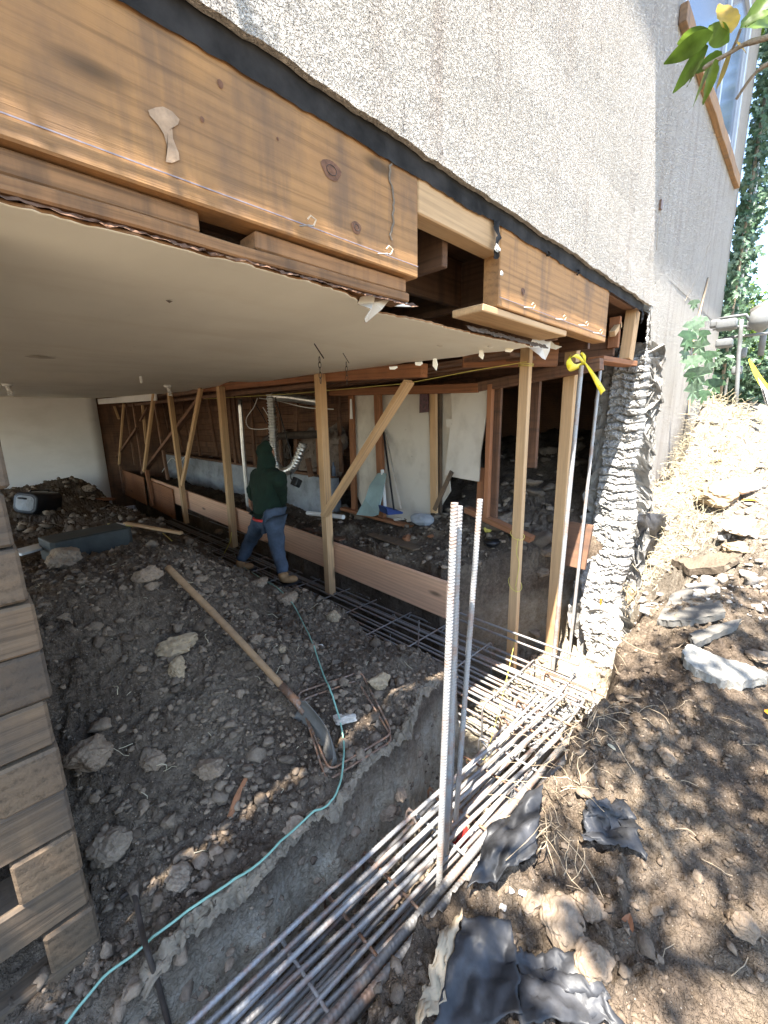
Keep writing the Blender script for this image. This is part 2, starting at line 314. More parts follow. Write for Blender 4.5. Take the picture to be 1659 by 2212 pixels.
# ------------------------------------------------------------------ object helpers
def tag(o, label=None, cat=None, group=None, kind=None):
    if label: o['label'] = label
    if cat: o['category'] = cat
    if group: o['group'] = group
    if kind: o['kind'] = kind
    return o
def empty(name, loc=(0, 0, 0)):
    o = bpy.data.objects.new(name, None); C.objects.link(o); o.location = loc; o.empty_display_size = .1; return o
def par(o, p):
    if p is not None:
        o.parent = p; o.matrix_parent_inverse = Matrix.Translation(-Vector(p.location)) if p.type == 'EMPTY' else p.matrix_basis.inverted()
class MB:
    def __init__(s): s.v = []; s.f = []
    def add(s, vs, fs):
        n = len(s.v); s.v += [tuple(v) for v in vs]; s.f += [tuple(i+n for i in f) for f in fs]; return s
    def box(s, a, b):
        x0, y0, z0 = a; x1, y1, z1 = b
        return s.add([(x0,y0,z0),(x1,y0,z0),(x1,y1,z0),(x0,y1,z0),(x0,y0,z1),(x1,y0,z1),(x1,y1,z1),(x0,y1,z1)],
                     [(0,3,2,1),(4,5,6,7),(0,1,5,4),(1,2,6,5),(2,3,7,6),(3,0,4,7)])
    def tube(s, pts, r, n=8, cap=True, rib=0, pitch=.014, step=None):
        pts = [Vector(p) for p in pts]
        if step:
            q = [pts[0]]
            for a, b in zip(pts, pts[1:]):
                k = max(1, int((b-a).length/step))
                q += [a.lerp(b, (i+1)/k) for i in range(k)]
            pts = q
        rs = r if isinstance(r, (list, tuple)) else [r]*len(pts)
        base = len(s.v); d = (pts[1]-pts[0]).normalized(); up = Vector((0, 0, 1)) if abs(d.z) < .9 else Vector((1, 0, 0))
        sx = d.cross(up).normalized(); L = 0
        for i, p in enumerate(pts):
            d = (pts[min(i+1, len(pts)-1)]-pts[max(i-1, 0)]).normalized()
            sx = (sx-d*sx.dot(d)).normalized(); sy = d.cross(sx)
            if i: L += (p-pts[i-1]).length
            for k in range(n):
                a = 2*math.pi*k/n; rr = rs[i]
                if rib:
                    ph = abs(((a/math.pi) % 1)*2-1)    # two longitudinal seams, slanted ribs between them
                    rr *= 1+rib*(max(0, math.sin(2*math.pi*(L/pitch+ph*.8))) if abs(((a/math.pi) % 1)-.0) > .06 else 1)
                s.v.append(tuple(p+sx*math.cos(a)*rr+sy*math.sin(a)*rr))
        for i in range(len(pts)-1):
            for k in range(n):
                a = base+i*n+k; b = base+i*n+(k+1) % n
                s.f.append((a, b, b+n, a+n))
        if cap:
            s.f.append(tuple(base+k for k in reversed(range(n)))); s.f.append(tuple(base+(len(pts)-1)*n+k for k in range(n)))
        return s
    def build(s, name, mat, parent=None, smooth=False, origin=None, mods=()):
        me = bpy.data.meshes.new(name); org = Vector(origin) if origin is not None else Vector((0, 0, 0))
        me.from_pydata([tuple(Vector(v)-org) for v in s.v] if origin is not None else s.v, [], s.f); me.materials.append(mat)
        if smooth: me.polygons.foreach_set('use_smooth', [True]*len(me.polygons))
        o = bpy.data.objects.new(name, me); C.objects.link(o); o.location = org; par(o, parent)
        return o
def bevel(o, w=.004, seg=1):
    m = o.modifiers.new('b', 'BEVEL'); m.width = w; m.segments = seg; m.limit_method = 'ANGLE'; return o
def plank(name, p0, p1, w, h, mat, parent=None, up=(0, 0, 1), bev=.004, wob=.0):
    """a timber with local X along its length, w across, h along up"""
    p0, p1 = Vector(p0), Vector(p1); L = (p1-p0).length; x = (p1-p0).normalized(); z = Vector(up); z = (z-x*z.dot(x))
    if z.length < 1e-3: z = Vector((1, 0, 0)); z = z-x*z.dot(x)
    z.normalize(); y = z.cross(x)
    mb = MB(); n = max(1, int(L/.25)) if wob else 1
    for i in range(n+1):
        a = L*i/n; dw = random.uniform(-wob, wob); dh = random.uniform(-wob, wob)
        mb.v += [(a, -w/2+dw, -h/2+dh), (a, w/2+dw, -h/2+dh), (a, w/2+dw, h/2+dh), (a, -w/2+dw, h/2+dh)]
    for i in range(n):
        b = i*4
        for k in range(4): mb.f.append((b+k, b+(k+1) % 4, b+4+(k+1) % 4, b+4+k))
    mb.f += [(3, 2, 1, 0), (n*4, n*4+1, n*4+2, n*4+3)]
    o = mb.build(name, mat)
    m = Matrix((x, y, z)).transposed().to_4x4(); m.translation = p0
    bevel(o, bev)
    if parent is not None:
        o.parent = parent; o.matrix_parent_inverse = Matrix.Translation(-Vector(parent.location)) if parent.type == 'EMPTY' else parent.matrix_basis.inverted()
    o.matrix_basis = m
    return o
def grid(name, fx, nu, nv, mat, parent=None, thick=0, smooth=True, off=-1):
    """fx(u,v)->point, u,v in 0..1"""
    mb = MB(); mb.v = [tuple(fx(i/nu, j/nv)) for j in range(nv+1) for i in range(nu+1)]
    mb.f = [(j*(nu+1)+i, j*(nu+1)+i+1, (j+1)*(nu+1)+i+1, (j+1)*(nu+1)+i) for j in range(nv) for i in range(nu)]
    o = mb.build(name, mat, parent, smooth)
    if thick:
        m = o.modifiers.new('s', 'SOLIDIFY'); m.thickness = thick; m.offset = off
    return o
_ico = {}
def ico(sub):
    if sub not in _ico:
        bm = bmesh.new(); bmesh.ops.create_icosphere(bm, subdivisions=sub, radius=1)
        _ico[sub] = (np.array([v.co[:] for v in bm.verts]), np.array([[v.index for v in f.verts] for f in bm.faces])); bm.free()
    return _ico[sub]
def rock(name, loc, size, mat, seed=0, sub=4, rough=.25, rot=0, sink=.25, flat=None, parent=None):
    V, F = ico(sub); V = V.copy(); rr = np.random.default_rng(seed)
    for k in range(9):      # chop with planes so that it has facets
        n = rr.normal(size=3); n /= np.linalg.norm(n); d = rr.uniform(.62, .9)
        q = V@n; V = V-np.outer(np.clip(q-d, 0, None), n)*.92
    out = []
    for v in V:
        p = Vector(v); f = 1+rough*(mnoise.noise(p*1.6+Vector((seed*3.1,)*3))*1.0+mnoise.noise(p*4+Vector((seed*1.7,)*3))*.55+mnoise.noise(p*11)*.30)
        out.append(p*f)
    o = MB().add([(v.x*size[0], v.y*size[1], v.z*size[2]) for v in out], F.tolist()).build(name, mat, parent, False)
    o.location = Vector(loc)+Vector((0, 0, size[2]*(1-2*sink))); o.rotation_euler = (rr.uniform(-.2, .2), rr.uniform(-.2, .2), rot)
    return o
me = bpy.data.meshes.new('ground'); nx, ny = len(gx), len(gy)
me.vertices.add(nx*ny); me.vertices.foreach_set('co', np.stack([GX, GY, GZ], -1).ravel())
I = (np.arange(ny-1)[:, None]*nx+np.arange(nx-1)[None, :]).ravel(); Q = np.stack([I, I+1, I+1+nx, I+nx], 1)
me.loops.add(Q.size); me.loops.foreach_set('vertex_index', Q.ravel()); me.polygons.add(len(Q)); me.polygons.foreach_set('loop_start', np.arange(0, Q.size, 4))
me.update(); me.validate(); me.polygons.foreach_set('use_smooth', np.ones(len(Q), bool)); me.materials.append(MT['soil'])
g = bpy.data.objects.new('ground', me); C.objects.link(g); tag(g, 'dug brown soil with a spoil mound and an L shaped footing trench', 'ground', kind='structure')
# loose clods: nobody could count them
def scatter(name, n, region, smin, smax, pw, mat, label, cat, sub=1, seed=3, clump=None, flatten=.7, shapes=8):
    rr = np.random.default_rng(seed); Vb, Fb = ico(sub); sh = []
    for k in range(shapes):
        V = Vb.copy()
        for j in range(7):
            nn = rr.normal(size=3); nn /= np.linalg.norm(nn); V = V-np.outer(np.clip(V@nn-rr.uniform(.35, .8), 0, None), nn)*.97
        V = V*(1+(.15 if sub > 1 else .22)*rr.normal(size=(len(V), 1))); sh.append(V)
    xs, ys = region(rr, n); n = len(xs); zs = _bil(xs, ys)
    sz = smin*(smax/smin)**(rr.random(n)**pw); allv = []; allf = []; off = 0
    for k in range(shapes):
        m = np.arange(n) % shapes == k; c = m.sum()
        if not c: continue
        a = rr.random(c)*6.28; ca, sa = np.cos(a), np.sin(a); st = rr.uniform(.7, 1.35, (c, 3)); st[:, 2] *= flatten
        V = sh[k][None]*st[:, None, :]*sz[m][:, None, None]
        W = np.stack([V[..., 0]*ca[:, None]-V[..., 1]*sa[:, None], V[..., 0]*sa[:, None]+V[..., 1]*ca[:, None], V[..., 2]], -1)
        W += np.stack([xs[m], ys[m], zs[m]+sz[m]*.25], -1)[:, None, :]
        allv.append(W.reshape(-1, 3)); allf.append((Fb[None]+(np.arange(c)*len(Vb))[:, None, None]+off).reshape(-1, 3)); off += c*len(Vb)
    V = np.concatenate(allv); F = np.concatenate(allf); me = bpy.data.meshes.new(name)
    me.vertices.add(len(V)); me.vertices.foreach_set('co', V.ravel()); me.loops.add(F.size); me.loops.foreach_set('vertex_index', F.ravel())
    me.polygons.add(len(F)); me.polygons.foreach_set('loop_start', np.arange(0, F.size, 3)); me.update(); me.materials.append(mat)
    o = bpy.data.objects.new(name, me); C.objects.link(o); tag(o, label, cat, kind='stuff'); return o
def reg(x0, x1, y0, y1, f=None):
    def r(rr, n):
        x = rr.uniform(x0, x1, n*3); y = rr.uniform(y0, y1, n*3)
        d = np.hypot(x, y); keep = (rr.random(n*3) < np.clip(1.6/d, 0, 1)**1.2) & (vnoise(x*1.7, y*1.7, 5)+vnoise(x*5, y*5, 15)*.6+.62 > rr.random(n*3)*1.2)
        if f is not None: keep &= f(x, y)
        return x[keep][:n], y[keep][:n]
    return r
scatter('soil_clods', 15000, reg(-.1, 2.05, 1.3, 5.2), .004, .024, 2.8, MT['clod'], 'loose dark clods covering the spoil mound under the house', 'clods', 1, 3)
scatter('soil_clods', 1900, reg(-.1, 2.0, 1.3, 5.2), .013, .042, 2.4, MT['clod'], 'fist sized lumps of soil among the clods of the mound', 'clods', 2, 13)
scatter('soil_clods', 2600, reg(-.2, 2.4, 5.2, 11.5), .015, .10, 1.7, MT['clod'], 'lumpy soil on the mound against the white back wall', 'clods', 1, 4)
scatter('soil_clods', 20000, reg(.4, 6.5, -2.2, .9), .003, .020, 2.6, MT['clod'], 'crumbly tan clods on the bank right of the rebar trench', 'clods', 1, 5)
scatter('soil_clods', 450, reg(.4, 5.5, -1.5, .75), .012, .034, 2.4, MT['clod'], 'larger lumps of soil on the bank right of the trench', 'clods', 2, 15)
scatter('rubble', 2200, reg(2.95, 3.9, 1.3, 7.5), .008, .05, 1.9, MT['gstone'], 'grey rubble on the dirt floor below the old drywall', 'rubble', 1, 6)
scatter('rubble', 500, reg(3.6, 6.8, 1.4, 5), .03, .13, 1.6, MT['gstone'], 'dim lumps of broken earth in the dark end room', 'rubble', 2, 16)
scatter('rubble', 1700, reg(.0, 3.0, .68, 1.12, lambda x, y: x < 2.9), .006, .032, 2.0, MT['gstone'], 'stony crumbs on the floor of the rebar trench', 'rubble', 1, 8)
scatter('rubble', 1300, reg(.0, 1.95, .98, 1.24), .006, .034, 2.2, MT['clod'], 'broken lumps fallen against the cut face of the mound', 'rubble', 2, 19)
scatter('rubble', 500, reg(2.0, 3.0, 1.5, 8), .01, .05, 2.0, MT['gstone'], 'stones fallen to the bottom of the inner trench', 'rubble', 1, 9)
scatter('pebbles', 4200, reg(3.1, 7.5, -1.2, 1.1), .007, .055, 2.2, MT['wstone'], 'sunlit pale stones scattered below the house corner', 'pebbles', 2, 18)
# ================================================================== HOUSE
YF = 1.163                          # stucco face
house = empty('house', (4, 1.2, -1)); tag(house, 'stucco house with its ground storey opened up along the footing', 'house')
ceil_z = lambda y: float(np.interp(y, [1, 3.65, 6, 8, 12.2], [.448, .486, .53, .56, .66]))
def zb(x):   # ragged lower edge of the stucco
    n = mnoise.fractal(Vector((x*3, 1.3, 0)), 1, 2, 4)*.013+mnoise.fractal(Vector((x*17, 2.3, 0)), 1, 2, 3)*.006
    e = .985
    return e+n
def edge_n(a, s, k, amp): return mnoise.fractal(Vector((a*k, s*1.37, s*.71)), 1.0, 2.0, 4)*amp*.62
WX0, WX1, WZ0, WZ1 = 4.68, 7.72, 3.16, 4.75
HX1, HZ1 = 8.4, 5.5
def xc(z): return 4.74+edge_n(z, 33, 5, .12)+(.10 if z < .3 else 0)
def wall_piece(x0, x1, z0, z1, nu, nv, name):
    def f(u, v):
        x = x0(v) if callable(x0) else x0
        X = x+(x1-x)*u; a = z0(X) if callable(z0) else z0; Z = a+(z1-a)*v
        return (X, YF+edge_n(X*.7+Z*3, 44, .9, .008), Z)
    mb = MB()
    for j in range(nv+1):
        for i in range(nu+1): mb.v.append(f(i/nu, j/nv))
    for j in range(nv):
        for i in range(nu): mb.f.append((j*(nu+1)+i, j*(nu+1)+i+1, (j+1)*(nu+1)+i+1, (j+1)*(nu+1)+i))
    return mb
big = MB()
for a in (wall_piece(-1.5, 4.74, zb, 1.3, 420, 6, ''), wall_piece(-1.5, 4.68, 1.3, 3.16, 20, 8, ''), wall_piece(4.68, 8.4, 1.3, 3.16, 12, 8, ''),
          wall_piece(-1.5, WX0, 3.16, WZ1, 20, 4, ''), wall_piece(WX1, HX1, 3.16, WZ1, 4, 4, ''), wall_piece(-1.5, HX1, WZ1, HZ1, 20, 2, '')):
    big.add(a.v, a.f)
lowr = MB(); nv = 90
for j in range(nv+1):
    z = -1.5+(2.8*j/nv)
    for i in range(13):
        x = xc(z)+(HX1-xc(z))*(i/12); lowr.v.append((x, YF+.002, z))
for j in range(nv):
    for i in range(12): lowr.f.append((j*13+i, j*13+i+1, (j+1)*13+i+1, (j+1)*13+i))
big.add(lowr.v, lowr.f)
st = big.build('stucco_wall', MT['stucco'], house, False)
m = st.modifiers.new('s', 'SOLIDIFY'); m.thickness = .024; m.offset = 1
if True:   # make sure thickness goes inwards (+Y)
    nrm = st.data.polygons[0].normal.y; m.offset = -1 if nrm < 0 else 1
# end wall; unseen top slab, its stepped eave shaped to shade the stucco
MB().box((HX1-.002, YF+.004, -.6), (HX1+.16, 12.4, HZ1)).build('end_wall', MT['stucco'], house)
ev = MB(); ep = [(-2,1.06),(1.15,1.06),(1.5,.81),(2.94,.81),(3.0,.66),(8.55,.66),(8.55,12.6),(-2,12.6)]; ne = len(ep)
ev.add([(x, y, HZ1) for x, y in ep]+[(x, y, HZ1+.16) for x, y in ep], [tuple(range(ne)), tuple(reversed(range(ne, 2*ne)))]+[(i, (i+1) % ne, (i+1) % ne+ne, i+ne)[::-1] for i in range(ne)])
ev.build('shading_roof', MT['white'], house)
# black paper band hanging below the stucco edge, with torn bits
def pap(u, v):
    X = -1.5+6.05*u; top = zb(X)+.02; bot = .915+edge_n(X, 61, 3, .015)+edge_n(X, 62, 22, .012)
    return (X, 1.1955-.004*v+edge_n(X*2+v, 63, 3, .004), bot+(top-bot)*v)
grid('building_paper', pap, 400, 3, MT['paper'], house)
for (x, w, h, s) in ((1.99, .05, .17, 1), (4.5, .05, .12, 2), (3.0, .03, .035, 3), (2.55, .02, .03, 4)):
    def pf(u, v, x=x, w=w, h=h, s=s):
        return (x+(u-.5)*w*(1-.3*v)+edge_n(v+x, 70+s, 6, .03), 1.19-.012*abs(math.sin(v*3))+edge_n(u*2+v*3, 71+s, 2, .02), .93-h*v)
    grid('torn_paper', pf, 8, 14, MT['paper'], house)
for k, (x, z, s) in enumerate([(1.985, .80, .022), (2.03, .70, .014)]+[(4.66+.03*random.random()+.10*(.95-z_), z_, random.uniform(.012, .038)) for z_ in np.linspace(.95, .30, 22)]):
    rock('stucco_chip', (x, 1.175, z), (s, s*.35, s*.8), MT['mortar'], 300+k, 3, .4, parent=None, sink=.5)
chips = [o for o in C.objects if o.name.startswith('stucco_chip')]
for o in chips: bl = o.matrix_basis.copy(); o.parent = house; o.matrix_parent_inverse = Matrix.Translation(-Vector(house.location)); o.matrix_basis = bl
# beams along the facade
def hpl(name, x0, x1, y0, y1, z0, z1, mat, wob=0, parent=house, z0b=None):
    return plank(name, (x0, (y0+y1)/2, (z0+z1)/2), (x1, (y0+y1)/2, ((z0b+z1) if z0b else (z0+z1))/2), y1-y0, z1-z0, mat, parent, (0, 0, 1), .005, wob)
b1 = hpl('beam', -1.6, 1.428, 1.204, 1.30, .562, .975, MT['beam'], .001); b1['label'] = 'long grey stained fir beam on the left'
b2 = hpl('beam', 2.06, 3.67, 1.204, 1.30, .560, .975, MT['beam'], .001); b2['label'] = 'short lighter fir beam with nail holes'
hpl('header_block', 1.432, 2.056, 1.206, 1.30, .80, .973, MT['pine'], .001)
hpl('header_block', 3.675, 4.62, 1.25, 1.33, .935, .975, MT['old'])
xa, xb = Y_(432,470,1.23).x, Y_(552,505,1.23).x
hpl('lower_plate', -1.6, xa, 1.232, 1.33, .506, .557, MT['plate'], .003)
hpl('lower_plate', xb, 1.39, 1.232, 1.33, .506, .557, MT['plate'], .003)
hpl('lower_plate', -1.6, 1.40, 1.224, 1.33, .470, .504, MT['plate'], .003)
hpl('lower_plate', 1.93, 2.95, 1.212, 1.40, .520, .556, MT['pine'], .001)

plank('stud', (4.46, 1.27, .50), (4.53, 1.27, .93), .09, .12, MT['pine'], house, (1, 0, 0))
plank('sill_plate', (3.95, 1.36, .478), (4.62, 1.28, .478), .14, .045, MT['red'], house)
plank('blocking', (4.30, 1.34, .60), (4.30, 1.34, .86), .09, .04, MT['red'], house, (1, 0, 0))
plank('blocking', (4.18, 1.32, .70), (4.34, 1.32, .80), .05, .05, MT['pine'], house, (0, 0, 1))
# mortar seam near the end of beam 1
grid('mortar_seam', lambda u, v: (1.27+.010*u+edge_n(v, 81, 6, .03), 1.2012-.003*math.sin(u*3.14), .66+.28*v), 3, 40, MT['gstone'], house)
# chalk line and nails
for a, b in ((-1.5, 1.425), (2.065, 3.665)):
    MB().box((a, 1.2022, .6035), (b, 1.2035, .6065)).build('chalk_line', MT['chalk'], house)
for (x, z) in ((.86, .598), (1.20, .60), (2.33, .60), (2.75, .60), (3.12, .615), (3.4, .60)):
    MB().tube([(x, 1.207, z), (x+.004, 1.165, z-.01), (x+.012, 1.15, z-.014)], .0022, 6).build('nail', MT['rebar'], house)
    MB().tube([(x+.012, 1.15, z-.014), (x+.02, 1.148, z+.004), (x+.004, 1.152, z+.012), (x-.006, 1.156, z)], .0028, 6).build('nail_shard', MT['pale'], house)
for (u, v, w_, h_, yb_) in ((716,368,.040,.028,1.2025),(770,492,.022,.020,1.2025),(476,181,.008,.010,1.2025),(1130,630,.022,.020,1.2025),(437,258,.005,.007,1.2025),(1145,566,.004,.004,1.2025),(600,300,.004,.005,1.2025)):
    c = Y_(u, v, yb_); pts = [c+Vector((w_*math.cos(a)*(1+.15*math.sin(3*a)), 0, h_*math.sin(a))) for a in np.linspace(0, 5.9, 18)]
    MB().add([c+Vector((0, -.002, 0))]+pts, [(0, i+1, (i+1) % 18+1) for i in range(18)]).build('knot', MT['knot'], house)
    if w_ > .01: MB().tube([c+Vector((w_*.5*math.cos(a), -.0015, h_*.5*math.sin(a))) for a in np.linspace(0, 6.28, 20)], .0012, 5, False).build('knot', MT['iron'], house)
# pale dried glue patch on beam 1
gp = MB(); out = [(336,232),(352,230),(372,240),(388,258),(385,268),(372,276),(374,300),(386,330),(388,345),(372,352),(358,350),(362,320),(354,290),(342,270),(324,250),(320,238)]
pts = [Y_(u, v, 1.2010) for u, v in out]; c = sum(pts, Vector())/len(pts)
gp.add([c]+pts, [(0, i+1, (i+1) % len(pts)+1) for i in range(len(pts))]); gp.build('glue_patch', MT['glue'], house)
# subfloor, joists and blocking
hpl('subfloor', -2, 8.3, 1.32, 12.3, 1.00, 1.03, MT['subfloor'])
k = 0
for y in np.arange(1.75, 6.5, .75): hpl('joist', -1.5 if y < 2 else 3.0, 8.2, y-.02, y+.02, .72, .995, MT['subfloor'])
for x in np.arange(3.1, 8.2, .62): plank('joist', (x, 1.34, .62), (x, 12, .62), .04, .17, MT['old'], house)
for x in (.3, 1.1, 1.75, 2.5): plank('joist', (x, 1.31, .84), (x, 6, .86), .04, .28, MT['subfloor'], house)
# ceiling with torn front edge
fe = [(-6,1.19),(-.5,1.20),(.15,1.205),(.8,1.20),(1.12,1.235),(1.17,1.27),(1.30,1.33),(1.42,1.34),(1.62,1.33),(1.80,1.34),(2.05,1.345),(2.3,1.35),(2.6,1.33),(2.83,1.34),(2.95,1.41),(3.1,1.41)]
def cf(u, v):
    yy = v**1.6; X0 = -4.2+7.04*u
    y0 = float(np.interp(X0, [a for a, b in fe], [b for a, b in fe]))+.02+edge_n(X0, 91, 5, .03)+edge_n(X0, 92, 24, .022)
    y = y0+(12.05-y0)*yy
    xmax = 2.80+edge_n(y, 93, 3, .12)-(.15*sst(8, 12, y))-.25*sst(9,12,y); X = X0 if X0 < 1.5 else 1.5+(X0-1.5)*(xmax-1.5)/(2.84-1.5)
    return (X, y, ceil_z(y)+edge_n(X*.6+y*.5, 94, 1, .02)+.035*math.exp(-((y-6.9)/.5)**2)*0+.05*math.exp(-((y-5.7)/.35)**2))
ce = grid('ceiling', cf, 420, 70, MT['ceil'], house, .008, True, 1); ce.data.materials.append(MT['plate']); ce.modifiers[0].material_offset_rim = 1
# torn paper flaps at the ceiling edge
def flap(name, pix, y, mat, dy=.0, tw=.03):
    P = [Y_(u, v, y) for u, v in pix]; c = sum(P, Vector())/len(P)
    P = [p+Vector((0, tw*math.sin(i*1.9), 0)) for i, p in enumerate(P)]
    o = MB().add([c+Vector((0, -.012, 0))]+P, [(0, i+1, (i+1) % len(P)+1) for i in range(len(P))]).build(name, mat, house, False)
    m = o.modifiers.new('s', 'SOLIDIFY'); m.thickness = .0025; return o
flap('torn_flap', [(800,625),(825,629),(836,648),(818,670),(800,694),(786,690),(790,670),(780,655),(784,640),(800,636)], 1.27, MT['dry'])
flap('torn_flap', [(850,622),(866,640),(888,665),(850,664),(828,654),(838,636)], 1.34, MT['ceil'])
flap('torn_flap', [(1150,732),(1168,728),(1184,738),(1182,758),(1186,776),(1170,774),(1156,768),(1148,750)], 1.42, MT['wall'])
flap('torn_flap', [(1184,730),(1200,742),(1208,750),(1196,756),(1184,748)], 1.44, MT['dry'])
for k, (u, v, w, h) in enumerate(((1040,767,5,10),(940,788,5,13),(905,786,9,4),(1100,757,10,4),(850,795,10,3))):
    flap('torn_flap', [(u-w, v-h), (u+w, v-h-1), (u+w*.7, v), (u+1, v+h), (u-w*.6, v+2)], 1.42+.5*(1150-u)/300, MT['ceil'], tw=.01)
# brown crumbling edge above the ceiling board
grid('crumbling_plaster', lambda u, v: (-1.5+2.95*u, 1.215+.03*v+edge_n(u*30+v, 97, 4, .02), ceil_z(1.2)+.004+.020*v+edge_n(u*40, 98, 2, .010)), 300, 4, MT['old'], house)
grid('crumbling_plaster', lambda u, v: (2.0+.95*u, 1.33+.03*v+edge_n(u*12+v, 99, 4, .02), ceil_z(1.3)+.006+.03*v+edge_n(u*14, 98, 2, .012)), 120, 4, MT['insul'], house)
# back wall of the garage, header over the opening
Wc = 2.46
grid('back_wall', lambda u, v: (-4.8+(4.8+Wc)*u, 12.0+edge_n(u*4+v, 101, 1, .03), -1.9+2.7*v), 30, 12, MT['wall'], house, .1)
plank('header_panel', (2.5, 11.95, .58), (2.72, 8.6, .515), .03, .12, MT['wall'], house)
# old framing line above the board: doubled plates under the ceiling edge
pl1 = plank('header_plate', X_(432, 842, 2.84), X_(704, 812, 2.84), .09, .09, MT['red'], house); 
plank('header_plate', X_(704, 813, 2.83), X_(917, 800, 2.83), .09, .11, MT['red'], house)
plank('header_plate', (2.9, 3.9, .40), (2.9, 11.8, .47), .07, .05, MT['old'], house)
plank('header_plate', X_(716, 848, 3.72), X_(1037, 838, 3.72), .09, .09, MT['red'], house); plank('header_plate', X_(1037, 836, 3.72), X_(1300, 786, 3.72), .09, .09, MT['old'], house)
plank('header_plate', (2.98, 2.05, .50), (3.5, 1.5, .49), .05, .18, MT['red'], house)
for k in range(3): plank('header_plate', (3.0+.25*k, 1.6, .46), (3.3+.25*k, 5, .46), .14, .03, MT['old'], house)
# window
wn = empty('window', (6.2, YF, 3.2)); wn.parent = house; wn.matrix_parent_inverse = Matrix.Translation(-Vector(house.location))
wn['label'] = 'blue grey sliding window with pale metal frame'
def sub(o): o.parent = wn; o.matrix_parent_inverse = (Matrix.Translation(-Vector(house.location))@Matrix.Translation(wn.location)).inverted()@Matrix.Translation(-Vector(house.location)) if False else Matrix.Translation(-Vector(wn.location)); return o
fr = MB()
for a, b in (((WX0, YF-.012, WZ0), (WX0+.10, YF+.05, WZ1)), ((WX1-.10, YF-.012, WZ0), (WX1, YF+.05, WZ1)), ((WX0+.10, YF-.010, WZ0), (WX1-.10, YF+.05, WZ0+.05)), ((WX0+.10, YF-.010, WZ1-.06), (WX1-.10, YF+.05, WZ1)),
             ((6.45, YF+.002, WZ0+.05), (6.52, YF+.045, WZ1-.06)), ((WX1-.14, YF+.01, WZ0+.05), (WX1-.115, YF+.045, WZ1-.06)), ((WX0+.115, YF+.01, WZ0+.05), (WX0+.14, YF+.045, WZ1-.06))): fr.box(a, b)
sub(fr.build('frame', MT['wframe'])); sub(MB().box((WX0+.1, YF+.03, WZ0+.05), (6.45, YF+.036, WZ1-.06)).build('pane', MT['glass'])); sub(MB().box((6.52, YF+.022, WZ0+.05), (WX1-.1, YF+.028, WZ1-.06)).build('pane', MT['glass']))
s1 = plank('sill', (4.56, YF-.028, 3.085), (8.12, YF-.028, 3.085), .055, .13, MT['sill'], None, (0, 0, 1), .004, .005); mb_ = s1.matrix_basis.copy(); sub(s1); s1.matrix_basis = mb_
s2 = MB().box((4.60, YF-.03, 3.152), (8.14, YF+.01, 3.16)).build('sill_flashing', MT['wframe']); sub(s2)
MB().box((7.3, YF+.012, 3.24), (7.5, YF+.02, 3.36)).build('sticker', MT['white']); sub(bpy.data.objects['sticker'])
# rusty cracks and bits on the stucco
for pp in ([(1427,425),(1426,460),(1420,500),(1418,540)], [(1480,650),(1500,610),(1520,560),(1535,520)], [(1398,945),(1396,1010),(1400,1060)], [(1440,1010),(1420,1040),(1400,1070),(1388,1075)]):
    MB().tube([Y_(u, v, YF-.001) for u, v in pp], .0028, 5).build('crack_root', MT['root'], house)
MB().box(tuple(Y_(1430,440,YF-.02)-Vector((.02,0,.04))), tuple(Y_(1430,440,YF-.02)+Vector((.03,.02,.03)))).build('wall_bracket', MT['tie'], house)
# ================================================================== CONCRETE PIER / FOOTING at the corner
def pier(u, v):
    vv = 772+668*v
    uL = float(np.interp(vv, [772,900,1000,1100,1200,1330,1400,1440], [1322,1303,1294,1276,1253,1246,1262,1292]))+edge_n(vv*.01, 111, 1.6, 9)
    uR = float(np.interp(vv, [772,900,1000,1060,1120,1200,1300,1400,1440], [1402,1392,1378,1368,1372,1362,1330,1345,1318]))+edge_n(vv*.01, 112, 1.6, 9)
    Xf = float(np.interp(vv, [772,950,1100,1250,1440], [4.74,4.70,4.45,4.15,3.75])); uu = uL+(uR-uL)*u; p = X_(uu, vv, Xf); zz = p.z; yy = p.y
    ph_ = (zz/.083+.55*mnoise.noise(Vector((3, zz*3.1, 8)))+edge_n(yy*2, 113, 3, .5)+.35*mnoise.noise(Vector((yy*7, zz*2, 1)))) % 1; rib = 1-1.5*math.exp(-((ph_-.1)/.13)**2); amp = (.030 if zz > -.9 else .012)*(.55+.9*abs(mnoise.noise(Vector((yy*5, zz*6, 4)))))
    n = mnoise.noise(Vector((yy*9, zz*12, 3)))*.03+mnoise.noise(Vector((yy*22, zz*24, 3)))*.024+mnoise.noise(Vector((yy*60, zz*64, 3)))*.014+(mnoise.noise(Vector((yy*3.2, zz*3.2, 7)))*.09 if zz < -.9 else 0)
    edge = min(u, 1-u)/.12; rnd = .10*(1-min(1, edge))**2
    return Vector((p.x-rib*amp-n+rnd, p.y, p.z))
po = grid('concrete_pier', pier, 120, 520, MT['concrete'], None, 0, False, 1)
m_ = po.modifiers.new('s', 'SOLIDIFY'); m_.thickness = .22; m_.offset = 1 if po.data.polygons[3000].normal.x < 0 else -1
m_.offset = -m_.offset
tag(po, 'rough sunlit concrete pier with horizontal ridges under the house corner', 'pier')

